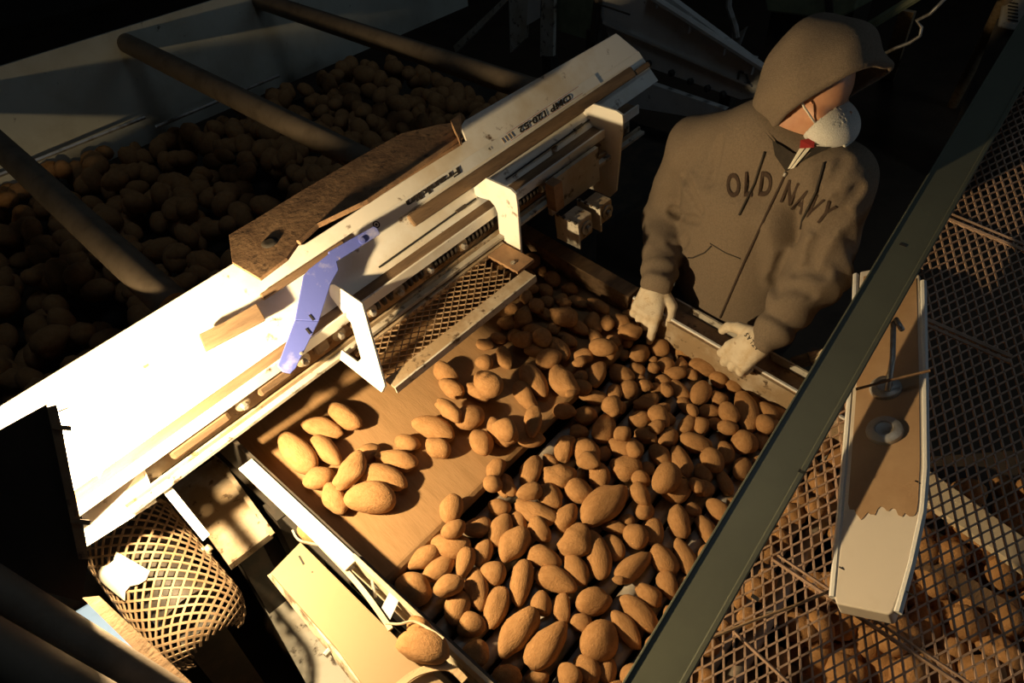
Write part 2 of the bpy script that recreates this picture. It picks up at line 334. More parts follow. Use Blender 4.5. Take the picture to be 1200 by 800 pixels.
# blue lever
lv = thing('blue_lever', W(.66, 1.1, 1.2), 'worn blue steel lever bar bent over the grader side panel', 'lever')
L1 = lambda p, lift: W(*pm(p, sl=(1, 1), at=(1.105 - .7 * lift, 1.172 + .7 * lift)))
MB().prism([L1(p, .034) for p in ((355, 324), (362, 316), (388, 296), (392, 300), (396, 317), (387, 333), (373, 377), (345, 376))], SN * .01).build('arm', 'blue', lv, bevel=.0015)
MB().prism([L1(p, .034) for p in ((345, 376), (373, 377), (346, 432), (340, 438), (331, 436), (325, 429))], SN * .0095).build('arm_end', 'blue', lv, bevel=.0015)
MB().prism([L1(p, .036) for p in ((384, 296), (437, 266), (441, 268), (445, 275), (394, 307), (390, 312))], SN * .008).build('handle', 'blue', lv, bevel=.0015)
for p, r in (((424, 282), .007), ((353, 414), .0035)):
    MB().lathe(L1(p, .046), SN, [(r, 0), (r, .002), (r * .6, .0025)], 16).build('bolt', 'steel' if r < .005 else 'blue', lv, smooth='auto')
for p in ((365, 372), (361, 388)): MB().cbox(L1(p, .045), MM * .004 + MBv * .0, SD * .014, SN * .001).build('slot', 'black', lv)
# dark deflector plate lying over the panel's top edge into the hopper
df = thing('deflector_plate', W(.85, 1.25, 1.25), 'dark rusty steel deflector plate with a dished hole above the panel', 'plate')
D1 = lambda p, u=1.325: W(*pm(p, u=u))
MB().prism([D1(p) for p in ((268, 275), (300, 256), (352, 224), (420, 184), (470, 156), (512, 146), (540, 142), (541, 166), (430, 234), (372, 262), (350, 282), (336, 302), (304, 326), (272, 307))], -MU * .008).build('sheet', 'rust', df, bevel=.001)
MB().lathe(D1((316, 284)), MU, [(.018, 0), (.014, .003), (.008, .003)], 18).build('boss', 'dark_steel', df, smooth='auto')
MB().tube([D1(p, 1.33) for p in ((541, 160), (430, 236), (372, 264), (350, 284))], .006, 6).build('edge_roll', 'rust', df)
MB().prism([D1(p, 1.33) for p in ((530, 150), (541, 142), (540, 172))], MU * .02).build('tab', 'rust', df)
# perforated tray in front of the rail
tr = thing('mesh_tray', W(.85, .95, 1.05), 'rusty expanded-metal tray bolted between the white bracket plates', 'tray')
mbox(MB(), .640, 1.06, .897, .932, 1.080, 1.086).build('front_lip', 'dirt_steel', tr, bevel=.001)
mbox(MB(), .640, 1.06, .894, .8985, 1.070, 1.088).build('front_edge', 'white_worn', tr)
mbox(MB(), 1.045, 1.10, .94, 1.045, 1.078, 1.086).build('end_strip', 'rust', tr)
strand_net(lambda s, t: (W(.665 + s * .0245, .930 + t * .0105, 1.082), MU), 15, 11, .0018, .003).build('expanded_mesh', 'guard', tr)
mbox(MB(), .645, 1.10, 1.04, 1.05, 1.075, 1.088).build('back_strip', 'dirt_steel', tr)
MB().lathe(W(1.06, .97, 1.086), MU, [(.006, 0), (.006, .004)], 6).build('bolt', 'steel', tr)
# bearing blocks under the far bracket
bb = thing('bearing_blocks', (1.36, 1.06, .98), 'pair of dirty cast bearing blocks with round shaft ends under the bracket', 'bearing')
c0 = W(*pm((682, 262), b=.985))
for k, (px, s) in enumerate((((676, 263), 1.), ((700, 245), .92))):
    c = W(*pm(px, b=1.0))
    bk = MB().cbox(c, MM * .062 * s, MBv * .055, MU * .066 * s).build('block', 'dirt_steel', bb, bevel=.005)
    MB().lathe(c - MBv * .0275 + MM * .006, -MBv, [(.020, 0), (.020, .004), (.013, .005), (.013, .002), (.007, .002), (.007, .012)], 16).build('shaft_end', 'steel', bk, smooth='auto')
    MB().cbox(c - MM * .035 * s, MM * .004, MBv * .08, MU * .078 * s).build('flange', 'white_worn', bb)
    for j in range(4): MB().cbox(c - MM * .035 * s + MU * .04 * s + MBv * (-.03 + .02 * j), MM * .006, MBv * .007, MU * .006).build('tooth', 'dark_steel', bb)
MB().cbox(W(*pm((672, 212), b=1.05)), MM * .19, MBv * .012, MU * .10).build('hanger_plate', 'white_worn', bb)
MB().cbox(W(*pm((650, 228), b=1.03)), MM * .03, MBv * .03, MU * .075).build('hanger_strap', 'rust', bb)

# left end of the machine: folded white end sheet
es = thing('end_sheet', W(.06, 1.1, 1.0), 'sheet steel end plate folded down at the lit end of the panel', 'panel')
E0 = [W(*x) for x in ((-.02, *slope(.06)), (.13, *slope(-.0)), (.13, 1.066, 1.165))] + [pz(168, 545, 1.168), pz(80, 515, 1.203), W(-.13, *slope(.09))]
MB().prism(E0[:2] + E0[2:], -MU * .004).build('fold', 'white', es)
MB().hexa([pz(80, 515, 1.20), pz(168, 545, 1.165), pz(184, 588, 1.065), pz(102, 640, 1.065)], [pz(80, 515, 1.205), pz(168, 545, 1.17), pz(184, 588, 1.07), pz(102, 640, 1.07)]).build('apron', 'white', es)
one('end_bar', MB().hexa(*[[pz(165, 545, 1.10 - o), pz(177, 540, 1.10 - o), pz(246, 626, 1.10 - o), pz(238, 634, 1.10 - o)] for o in (.01, 0)]), 'white_clean', 'narrow white flat bar leaning from the panel end beside the drum guard', 'bar', bevel=.0015)

# ================================================================== SORTING TABLE (frame a/b/c)
TS = .15; TN = nrm([0, -TS, 1]); TO = pn((300, 545), pz(800, 380, 1.0), TN)
TV = np.array([.077, -.986, -.148]); TV = nrm(TV - TV.dot(TN) * TN); TU = np.cross(TN, TV); TU = TU if TU[0] > 0 else -TU
def T(a, b, c): return TO + a * TU + b * TV + c * TN
def pt(p, c): 
    x = pn(p, TO + c * TN, TN) - TO; return np.array([x.dot(TU), x.dot(TV), c])
def tbox(a0, a1, b0, b1, c0, c1): return MB().box(T(a0, b0, c0), TU * (a1 - a0), TV * (b1 - b0), TN * (c1 - c0))
tb = thing('sorting_table', (.75, .6, 0), 'wide potato sorting table with dusty brown belt, steel rollers and side rails', 'table')
BELT, BED, BEND = -.068, -.102, .352
# belt with a rounded end
prof = [(-.27, BELT), (BEND - .012, BELT)] + [(BEND - .012 + .018 * math.sin(t), BELT - .018 + .018 * math.cos(t)) for t in np.linspace(.3, math.pi, 7)] + [(-.27, BELT - .036)]
MB().prism([T(.02, b, c) for b, c in prof], TU * 1.0).build('belt', 'belt', tb)
for k in range(13):
    b = BEND + .040 + k * .047
    MB().tube([T(.02, b, BED - .019), T(1.02, b, BED - .019)], .019, 16).build('roller', 'galv', tb, smooth='auto')
tbox(.0, 1.03, -.27, .97, -.20, -.19).build('under_pan', 'dark_steel', tb)
# near rail: wide flat bar then a narrower angle
tbox(-.028, .004, -.02, .305, -.006, 0).build('near_rail_bar', 'white_clean', tb, bevel=.001)
tbox(-.004, .004, .295, .95, -.03, .006).build('near_rail_angle', 'plank', tb, bevel=.001)
tbox(-.010, .010, .295, .95, -.05, -.044).build('near_rail_flange', 'plank', tb, bevel=.001)
tbox(.004, .012, -.30, .95, -.16, -.006).build('near_side', 'dark_steel', tb)
# far rail
tbox(.962, .970, .30, .95, -.13, .0).build('far_side', 'rust', tb)
tbox(.955, .962, .33, .95, -.075, -.004).build('far_liner', 'dirt_steel', tb)
tbox(.960, .966, .30, .95, 0., .006).build('far_rail_edge', 'white_clean', tb)
tbox(.970, 1.035, .30, .95, -.03, -.018).build('far_ledge', 'rust', tb, bevel=.001)
tbox(1.035, 1.041, .30, .95, -.03, .004).build('far_outer_edge', 'white_worn', tb)
for k, (c0, c1, m_) in enumerate(((-.022, 0, 'wood'), (-.046, -.024, 'wood'), (-.068, -.048, 'wood'))):
    tbox(.958 + .004 * k, 1.01, -.27, .29, c0, c1).build('far_rail_plank', m_, tb, bevel=.002)
tbox(.975, 1.035, -.27, .29, -.13, -.07).build('far_beam', 'wood', tb)
for a, b in ((.02, .0), (1.0, .0), (.02, .9), (1.0, .9)):
    p = T(a, b, -.19); MB().box((p[0] - .03, p[1] - .03, 0), (.06, 0, 0), (0, .06, 0), (0, 0, p[2])).build('leg', 'dark_steel', tb)

# ================================================================== POTATOES
def potato_mesh(k):
    bm = bmesh.new(); bmesh.ops.create_icosphere(bm, subdivisions=3, radius=1); rg = np.random.RandomState(40 + k)
    w1, w2, w3 = rg.normal(size=(3, 3)); ph = rg.uniform(0, 6.28, 3); bend = rg.uniform(-.24, .24); tap = rg.uniform(-.20, .20)
    dents = [(nrm(rg.normal(size=3)), rg.uniform(.02, .06)) for _ in range(7)]
    for v in bm.verts:
        p = np.array(v.co); r = 1 + .085 * math.sin(w1.dot(p) * 1.6 + ph[0]) + .06 * math.sin(w2.dot(p) * 2.3 + ph[1]) + .028 * math.sin(w3.dot(p) * 4 + ph[2])
        for d, a in dents: r -= a * math.exp(-((p - d) ** 2).sum() / .03)
        q = p * r; sx = abs(q[0]); f = 1 + tap * q[0]
        q[1] *= f; q[2] *= f; q[1] += bend * (q[0] ** 2 - .4)
        v.co = Vector(q)
    me = bpy.data.meshes.new('potato'); bm.to_mesh(me); bm.free(); me.materials.append(M['potato']); me.shade_smooth(); return me
PM = [potato_mesh(k) for k in range(12)]
LIST_BELT = [(405,488,41,24,35),(380,503,44,22,15),(381,528,44,24,42),(350,531,58,30,48),(373,560,34,24,-20),(394,585,38,24,58),(409,553,46,27,-50),(431,530,28,20,-30),(464,539,51,23,10),(448,560,54,27,15),(434,583,53,32,5),(478,519,30,18,15),(508,502,46,23,20),(512,523,30,22,30),(525,480,34,20,35),(564,519,32,24,75),(550,489,34,26,-30),(530,456,32,20,35),(562,458,32,22,20),(522,436,30,20,30)]
LIST_PILE = [(587,480,38,24,50),(590,505,28,24,30),(596,534,30,20,80),(581,552,28,19,-70),(577,575,22,18,20),(597,572,21,15,50),(529,596,32,24,-80),(532,619,26,20,-30),(561,617,34,23,-10),(586,594,24,19,5),(587,621,37,23,-65),(609,610,22,16,60),(626,599,50,24,25),(632,622,30,22,50),(602,640,43,30,-50),(645,582,33,25,40),(620,577,30,19,-15),(624,551,38,23,-65),(654,557,37,28,5),(680,576,35,27,20),(664,607,33,24,-65),(527,639,44,27,10),(495,655,38,24,-25),(514,667,38,22,-30),(544,662,35,20,-75),(566,650,33,21,-70),(579,672,30,26,20),(637,654,38,25,15),(672,635,40,34,-40),(676,668,38,23,55),(647,531,18,13,30),(662,527,30,23,-75),(625,494,34,19,-85),(622,514,32,20,5),(593,507,33,21,30),(660,487,25,20,10),(687,530,38,26,55),(686,487,26,20,10),
(700,650,57,25,75),(612,680,50,25,-80),(651,680,48,26,25),(696,704,41,28,-8),(659,712,33,21,85),(635,707,27,22,60),(640,755,62,34,-50),(606,744,62,32,-52),(703,750,48,36,-60),(742,665,50,25,-40),(778,655,36,24,50),(787,680,34,22,65),(805,655,45,22,62),(760,697,32,23,35),(750,720,48,25,45),(735,740,58,22,55),(682,731,24,20,30),(745,629,29,25,80),(767,624,31,19,85),(736,609,16,14,0),(797,612,34,24,70),(708,590,62,34,-38),(720,618,32,13,15),(688,785,32,26,60),(827,620,34,20,55),(722,686,14,8,15),
(824,430,31,21,10),(780,428,20,18,0),(799,428,20,14,80),(777,446,18,14,10),(766,430,11,13,60),(796,457,28,14,48),(805,468,20,13,60),(822,460,30,21,-60),(842,467,21,17,40),(842,445,22,18,40),(860,454,20,16,30),(833,482,26,17,5),(874,483,48,25,80),(886,469,18,13,20),(909,482,30,20,45),(873,519,30,27,30),(811,482,15,12,60),(805,498,25,18,-60),(839,497,20,15,10),(776,478,17,14,20),(783,491,17,15,0),(756,471,28,18,-15),(750,491,26,18,-5),(756,511,26,18,15),(783,513,24,18,-50),(773,533,29,20,45),(798,540,38,22,70),(781,560,35,27,-60),(794,573,33,28,-10),(825,555,23,18,50),(818,519,36,22,15),(850,531,24,18,80),(869,549,30,20,-80),(850,566,30,16,65),(756,599,22,21,0),(842,599,30,20,55),(751,560,20,17,20),(759,549,16,14,30),(744,526,20,18,0),
(629,389,30,18,10),(655,410,33,20,55),(628,411,28,16,15),(682,417,23,18,5),(626,445,57,23,52),(659,445,41,28,60),(616,464,38,20,55),(700,438,30,19,-75),(682,453,21,15,20),(693,465,32,17,5),(728,438,30,20,20),(737,455,23,19,-70),(749,415,25,19,-50),(731,416,14,13,0),(713,414,15,13,20),(718,400,18,14,15),(735,404,11,11,0),(728,379,23,18,40),(740,369,22,11,20),(762,391,27,16,40),(773,408,22,19,30),(748,393,10,8,10),(766,418,10,10,0),(765,431,13,11,70),(725,477,17,15,20),(769,455,17,11,5),(707,502,34,26,-65),(700,359,28,15,30),(679,354,36,13,15),(666,367,24,13,20),(675,383,30,15,30),(696,378,25,18,60),(698,397,24,14,60),(591,419,26,17,60),(568,404,20,14,10),(573,449,36,28,40),(585,396,18,12,20),(660,392,18,9,10),(668,466,14,9,-20),(750,444,10,11,60),(568,424,20,18,0),
(801,409,20,17,60),(833,412,18,14,30),(789,395,12,10,30),(733,526,38,24,10),(728,510,20,17,-20),(702,557,30,22,75),(732,547,36,28,10),(753,562,20,17,20),(690,538,26,20,20),(528,687,34,24,-15),(484,690,42,32,20),(559,690,48,23,80),(582,712,46,26,-75),(536,712,38,26,-80),(552,733,32,26,0),(557,766,30,28,0),(596,793,32,28,0)]
# height field in the table frame
GS = .004; GA, GB = 270, 370; GA0, GB0 = 0., -.40
HF = np.full((GA, GB), BED); HF[:, :int((BEND - GB0) / GS)] = BELT
def foot(a, b, ang, L, Wd):
    r = L * .5; i0, i1 = int((a - r - GA0) / GS), int((a + r - GA0) / GS) + 1; j0, j1 = int((b - r - GB0) / GS), int((b + r - GB0) / GS) + 1
    i0, j0 = max(i0, 0), max(j0, 0); i1, j1 = min(i1, GA), min(j1, GB)
    if i1 <= i0 or j1 <= j0: return None
    A, B = np.meshgrid(GA0 + GS * np.arange(i0, i1) - a, GB0 + GS * np.arange(j0, j1) - b, indexing='ij')
    x = (A * math.cos(ang) + B * math.sin(ang)) / (L / 2); y = (-A * math.sin(ang) + B * math.cos(ang)) / (Wd / 2)
    return (slice(i0, i1), slice(j0, j1)), x * x + y * y
def rest(a, b, ang, L, Wd, H, shrink):
    ft = foot(a, b, ang, L * shrink, Wd * shrink)
    if ft is None: return BED + H / 2
    sl, q = ft; m = q < 1
    if not m.any(): return BED + H / 2
    return float((HF[sl][m] + H / 2 * np.sqrt(1 - q[m])).max())
def stamp(a, b, c, ang, L, Wd, H):
    ft = foot(a, b, ang, L, Wd)
    if ft is None: return
    sl, q = ft; m = q < 1; sub = HF[sl]; sub[m] = np.maximum(sub[m], c + H / 2 * np.sqrt(1 - q[m]))
npot = 0
def lab(a, b, L, Wd, onbelt):
    size = 'large' if L > .078 else 'small' if L < .046 else 'medium-sized'
    form = 'long' if L / Wd > 1.55 else 'roundish' if L / Wd < 1.25 else 'oval'
    if onbelt: place = 'riding on the bare brown belt'
    elif b < .36 and a > .60: place = 'in the heap below the mesh tray'
    elif a > .80: place = "in the heap along the worker's rail"
    elif a < .16: place = 'in the heap along the rail by the cream cover'
    elif b < .50: place = 'in the heap beside the belt end'
    elif b > .72: place = 'in the heap beside the grey-green rail'
    else: place = 'in the middle of the heap on the rollers'
    return '%s %s dusty brown potato %s' % (size, form, place)
def put(a, b, c, ang, L, Wd, H, label, group):
    global npot
    o = bpy.data.objects.new('potato', PM[npot % 12]); npot += 1; col.objects.link(o)
    X = math.cos(ang) * TU + math.sin(ang) * TV; til = random.uniform(-.12, .12); X = nrm(X + til * TN); Y = nrm(np.cross(TN, X)); Z = np.cross(X, Y)
    sp_ = random.uniform(0, 6.28) ; sp_ = random.choice((0, math.pi)) + random.uniform(-.4, .4)
    Y2 = math.cos(sp_) * Y + math.sin(sp_) * Z; Z2 = -math.sin(sp_) * Y + math.cos(sp_) * Z
    p = T(a, b, c); s = (L / 2, Wd / 2, H / 2)
    o.matrix_world = Matrix([[X[i] * s[0], Y2[i] * s[1], Z2[i] * s[2], p[i]] for i in range(3)] + [[0, 0, 0, 1]])
    tag(o, lab(a, b, L, Wd, 'belt' in group), 'potato', group); return o
placed = []
def from_pixels(lst, label, group, base, shrink):
    for (px, py, Lp, Wp, an) in lst:
        c = base + .025; th = math.radians(an); dx, dy = math.cos(th), math.sin(th)
        for it in range(4):
            q0 = pt((px, py), c); dep = proj(T(*q0))[2]; k = dep / F_PX
            q1 = pt((px + dx * 5, py + dy * 5), c); dv = (q1 - q0)[:2]; ang = math.atan2(dv[1], dv[0])
            Wd = max(Wp, 9) * k * 1.08; La = Lp * k * 1.08
            d3 = nrm(math.cos(ang) * TU + math.sin(ang) * TV); vw = nrm(T(*q0) - CAM); sn = abs(d3.dot(vw)); cs2 = max(1 - sn * sn, .3)
            L = math.sqrt(max(La * La - Wd * Wd * sn * sn, (1.02 * Wd) ** 2 * cs2) / cs2); L = min(L, 2.1 * Wd)
            H = Wd * .9; c = rest(q0[0], q0[1], ang, L, Wd, H, shrink); c = min(c, base + .14)
        placed.append((q0[0], q0[1])); stamp(q0[0], q0[1], c, ang, L, Wd, H); put(q0[0], q0[1], c, ang, L, Wd, H, label, group)
LP = 'dusty brown potato lying in the heap on the steel rollers'
from_pixels(sorted(LIST_BELT, key=lambda t: -t[1]), 'dusty brown potato riding on the bare brown belt', 'potatoes on the belt', BELT, .7)
from_pixels(sorted(LIST_PILE, key=lambda t: -t[2] * t[3] - 2 * t[1]), LP, 'potatoes heaped on the rollers', BED, .62)
# fill the gaps of the heap: bare spots first
rg = random.Random(11); nfill = 0
for stage in range(130):
    best = None
    for k in range(40):
        a, b = rg.uniform(.05, .93), rg.uniform(-.08, .93); px, py, _ = proj(T(a, b, BED + .04))
        if px < 560 and py > 500: continue
        if b < BEND + .06 and a < .66 + .25 * max(0, .2 - b): continue               # keep the belt bare
        Wd = rg.uniform(.030, .050); L = Wd * rg.uniform(1.15, 1.6); ang = rg.uniform(0, 3.14)
        if py > 640 and rg.random() < .6: continue
        ft = foot(a, b, ang, L, Wd)
        if ft is None: continue
        sl_, q = ft; m_ = q < 1; base_ = BELT if b < BEND else BED
        cov = float((HF[sl_][m_] > base_ + .004).mean()); c = rest(a, b, ang, L, Wd, Wd * .9, .72)
        sc_ = cov + 8 * max(0, c - base_ - Wd * .45)
        if best is None or sc_ < best[0]: best = (sc_, a, b, c, ang, L, Wd)
    if best is None or best[0] > 1.1: continue
    _, a, b, c, ang, L, Wd = best; nfill += 1; stamp(a, b, c, ang, L, Wd, Wd * .9); put(a, b, c, ang, L, Wd, Wd * .9, LP, 'potatoes heaped on the rollers')

# ================================================================== NEAR SIDE OF THE TABLE
cv = thing('motor_cover', (.17, .66, .7), 'flat cream dusty motor cover beside the table rail with two straps', 'cover')
ZC = .985
cpoly = [pz(x, y, ZC) for x, y in ((352, 635), (317, 671), (395, 760), (445, 830), (600, 880), (545, 822), (500, 782), (462, 744))]
MB().prism(cpoly, (0, 0, -.012)).build('top_plate', 'cream', cv, bevel=.001)
MB().hexa([pz(318, 671, ZC - .012), pz(445, 830, ZC - .012), pz(440, 833, ZC - .04), pz(313, 674, ZC - .04)], [pz(324, 668, ZC - .012), pz(450, 826, ZC - .012), pz(446, 830, ZC - .04), pz(319, 671, ZC - .04)]).build('chipped_edge', 'cover_side', cv)
MB().cbox(pz(353, 656, ZC + .001), (.004, .022, 0), (.003, -.001, 0), (0, 0, .001)).build('slot', 'black', cv)
MB().lathe(pz(366, 670, ZC), (0, 0, 1), [(.0015, 0), (.0015, .001)], 8).build('screw', 'dark_steel', cv)
MB().tube([pz(388, 760, ZC - .03), pz(381, 768, ZC - .03)], .006, 8).build('bolt', 'white_worn', cv)
# strap loops running beside the rail
def arc(pts, z0, z1, n=14):
    P_ = [np.array(p, float) for p in pts]; out = []
    for i in range(n + 1):
        t = i / n * (len(P_) - 1); k = min(int(t), len(P_) - 2); f = t - k
        a, b, c, d = P_[max(k - 1, 0)], P_[k], P_[k + 1], P_[min(k + 2, len(P_) - 1)]
        q = .5 * (2 * b + (c - a) * f + (2 * a - 5 * b + 4 * c - d) * f * f + (3 * b - a - 3 * c + d) * f ** 3)
        out.append(pz(q[0], q[1], z0 + (z1 - z0) * i / n))
    return out
def strap(pts, z0, z1, wid, m, parent, name='strap'):
    P_ = arc(pts, z0, z1); mb = MB()
    for i in range(len(P_) - 1):
        d = nrm(P_[i + 1] - P_[i]); s = nrm(np.cross(d, [0, 0, 1])) * wid / 2; z = np.array([0, 0, .004])
        mb.hexa([P_[i] - s, P_[i] + s, P_[i + 1] + s, P_[i + 1] - s], [P_[i] - s + z, P_[i] + s + z, P_[i + 1] + s + z, P_[i + 1] - s + z])
    return mb.build(name, m, parent)
strap([(366, 628), (382, 645), (408, 672), (430, 698), (450, 726), (458, 738)], 1.0, 1.0, .009, 'plank', cv)
strap([(343, 622), (352, 634), (380, 640)], 1.0, 1.0, .004, 'steel', cv)
MB().tube(arc([(452, 730), (468, 731), (485, 728), (505, 738), (520, 748)], 1.02, 1.02), .0022, 6).build('wire', 'plank', cv)
MB().hexa([pz(447, 712, .99), pz(457, 726, .99), pz(468, 702, .99), pz(458, 690, .99)], [pz(447, 712, .998), pz(457, 726, .998), pz(468, 702, .998), pz(458, 690, .998)]).build('tab', 'white_clean', cv)
MB().tube([pz(440, 700, .985), pz(436, 680, .985), pz(443, 690, .97), pz(450, 684, .96)], .003, 6).build('wire', 'steel', cv)
strap([(466, 805), (490, 788), (525, 782), (545, 798)], ZC + .008, ZC + .012, .012, 'wood_light', cv)
# two caked potatoes jammed between cover and rail, one by the strap
def loose(px, py, z, L, Wd, H, dirpx, label, k):
    o = bpy.data.objects.new('potato', PM[k]); col.objects.link(o); p = pz(px, py, z); d = nrm(pz(px + dirpx[0], py + dirpx[1], z) - p); Y = nrm(np.cross([0, 0, 1], d))
    o.matrix_world = Matrix([[d[i] * L / 2, Y[i] * Wd / 2, (0, 0, H / 2)[i], p[i]] for i in range(3)] + [[0, 0, 0, 1]]); return tag(o, label, 'potato')
loose(497, 759, 1.008, .088, .056, .046, (40, 14), 'large caked potato with eye slits resting on the cream cover', 3)
loose(489, 737, 1.0, .05, .042, .04, (10, 20), 'small caked potato wedged behind the larger one on the cream cover', 5)
loose(366, 622, .995, .055, .045, .045, (20, 10), 'round dusty potato wedged between the rail bar and the strap', 1)

# leg box with flange, below the end of the rail
lb = thing('support_bracket', (.14, 1.05, 0), 'grimy white boxed support leg below the machine end', 'bracket')
ZL = .86
MB().prism([pz(x, y, ZL) for x, y in ((199, 566), (248, 531), (258, 540), (318, 624), (268, 662))], (0, 0, -.02)).build('face', 'dirt_steel', lb, bevel=.001)  # grimy face; its darker tone also stands in for shade under the rail
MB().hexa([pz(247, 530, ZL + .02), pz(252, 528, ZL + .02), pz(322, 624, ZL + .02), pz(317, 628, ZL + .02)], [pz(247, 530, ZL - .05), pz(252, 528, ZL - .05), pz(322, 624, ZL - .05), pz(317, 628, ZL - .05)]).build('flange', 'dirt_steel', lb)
MB().prism([pz(x, y, .52) for x, y in ((278, 655), (322, 628), (395, 735), (440, 800), (375, 830))], (0, 0, -.03)).build('foot_plate', 'white_worn', lb, bevel=.002)
p = pz(265, 600, .9); MB().box((p[0] - .03, p[1] - .03, 0), (.06, 0, 0), (0, .06, 0), (0, 0, .835)).build('post', 'dark_steel', lb)
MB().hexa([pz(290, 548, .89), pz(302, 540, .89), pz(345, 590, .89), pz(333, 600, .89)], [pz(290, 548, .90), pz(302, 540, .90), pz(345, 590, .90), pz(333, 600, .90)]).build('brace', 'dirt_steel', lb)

# drum guard: curved expanded metal hood
dg_ = thing('drum_guard', (.0, 1.0, .7), 'curved expanded-metal guard hood over the drive drum', 'guard')
ga, gb = np.array([-.022, 1.20, .90]), np.array([-.012, .92, .85]); gx = nrm(gb - ga); gl = np.linalg.norm(gb - ga); gs = nrm(np.cross(gx, [0, 0, 1])); gs = gs if gs[0] > 0 else -gs; gu = np.cross(gs, gx) ; gu = gu if gu[2] > 0 else -gu
RR = .092; NS = 15
def gfn(s, t):                                     # s along axis cells, t around; the near end domes over
    th = math.radians(-15 + t * 210 / 26); x = s * .0255; rr = RR; x1 = gl - .03; bend = 0.
    if x > x1: bend = min((x - x1) / .10, 1.3); x = x1 + .075 * math.sin(bend); rr = RR * (.35 + .65 * math.cos(bend))
    nn = math.cos(th) * gs + math.sin(th) * gu; return ga + gx * x + nn * rr, nrm(nn * math.cos(bend) + gx * math.sin(bend))
strand_net(gfn, NS, 26, .0044, .0025).build('expanded_mesh', 'guard', dg_)
for x in (0,):
    MB().tube([ga + gx * x + RR * (math.cos(t) * gs + math.sin(t) * gu) for t in np.linspace(-.3, 3.44, 22)], .004, 6).build('rim', 'guard', dg_)
MB().tube([ga + gx * x + RR * (math.cos(-.2) * gs + math.sin(-.2) * gu) for x in (0, gl - .03)], .004, 6).build('side_rim', 'guard', dg_)
c = ga + gx * gl * .55 + RR * 1.0 * (math.cos(.25) * gs + math.sin(.25) * gu); nn = math.cos(.4) * gs + math.sin(.4) * gu
MB().lathe(c, nn, [(.013, 0), (.013, .003), (.008, .004), (.008, .012), (.005, .013)], 12).build('bolt', 'plank', dg_, smooth='auto')
MB().lathe(ga + gx * .01, gx, [(.06, 0), (.06, gl - .06)], 24).build('drum', 'dark_steel', dg_, smooth='auto')
p = ga + gx * gl * .5; MB().box((p[0] - .04, p[1] - .12, 0), (.08, 0, 0), (0, .24, 0), (0, 0, p[2] - .05)).build('stand', 'dark_steel', dg_)
# white scrap tied over the guard
sc = MB(); g_ = [[ga + gx * (.075 + .085 * i / 5 + .010 * math.sin(j * 1.3)) + (RR + .006) * (math.cos(math.radians(112 + 42 * j / 5 - 3 * i)) * gs + math.sin(math.radians(112 + 42 * j / 5 - 3 * i)) * gu) for i in range(6)] for j in range(6)]
V_ = [p for r in g_ for p in r]; sc.add(V_ + [p + gu * .002 for p in V_], [(j * 6 + i, j * 6 + i + 1, j * 6 + i + 7, j * 6 + i + 6) for i in range(5) for j in range(5)] + [(36 + j * 6 + i, 36 + j * 6 + i + 6, 36 + j * 6 + i + 7, 36 + j * 6 + i + 1) for i in range(5) for j in range(5)] + [(i, 36 + i, 37 + i, i + 1) for i in range(5)] + [(30 + i, 31 + i, 67 + i, 66 + i) for i in range(5)] + [(6 * j, 6 * j + 6, 42 + 6 * j, 36 + 6 * j) for j in range(5)] + [(6 * j + 5, 41 + 6 * j, 47 + 6 * j, 11 + 6 * j) for j in range(5)])
one('cloth_scrap', sc, 'strap', 'ragged white cloth scrap lying on the drum guard', 'cloth', smooth=True)

# ================================================================== LAMP
lampc = pdep(72, 600, .98)
fl = thing('flood_lamp', lampc - [0, 0, .2], 'dark shielded flood lamp shining across the table', 'lamp')
LD = .85
near = [(-60, 540), (55, 477), (66, 474), (72, 497), (80, 540), (92, 600), (104, 655), (96, 705), (40, 690), (-60, 640)]
N3 = [pdep(x, y, LD) for x, y in near]
vd = nrm(pdep(30, 590, 1.) - CAM)
MB().prism(N3, vd * .004).build('near_flap', 'lamp_black', fl)
DP = .36
bk = [N3[0], N3[-1]]; MB().prism([N3[0], N3[-1], N3[-1] + vd * DP, N3[0] + vd * DP], RM @ [-.004, 0, 0]).build('back_plate', 'lamp_black', fl)
MB().prism([N3[0], N3[1], N3[1] + vd * DP * .55, N3[0] + vd * DP], RM @ [0, -.004, 0]).build('top_flap', 'lamp_black', fl)
MB().prism([N3[-1], N3[-2], N3[-2] + vd * DP * .6, N3[-1] + vd * DP], RM @ [0, .004, 0]).build('bottom_flap', 'lamp_black', fl)
MB().hexa([pdep(55, 477, LD - .004), pdep(66, 474, LD - .004), pdep(104, 655, LD - .004), pdep(92, 655, LD - .004)], [pdep(55, 477, LD + .006), pdep(66, 474, LD + .006), pdep(104, 655, LD + .006), pdep(92, 655, LD + .006)]).build('rim', 'rust', fl)
for x, y in ((72, 501), (94, 611)): MB().cbox(pdep(x, y, LD - .004), RM @ [.024, .003, 0], RM @ [0, .006, 0], vd * .012).build('clip', 'rust', fl)
bulb = pdep(50, 522, 1.02)
MB().lathe(bulb - [0, 0, .03], (0, 0, 1), [(.005, .01), (.010, .018), (.012, .03), (.009, .041), (.004, .046)], 14).build('bulb', 'glow', fl, smooth=True)
pl = bpy.data.lights.new('flood_lamp_light', 'POINT'); pl.energy = 70; pl.color = (1, .74, .40); pl.shadow_soft_size = .016
plo = bpy.data.objects.new('flood_lamp_light', pl); col.objects.link(plo); plo.parent = fl; plo.location = Vector(bulb + RM @ [.03, 0, 0]) - fl.location
lp = bulb + RM @ [.03, 0, 0]
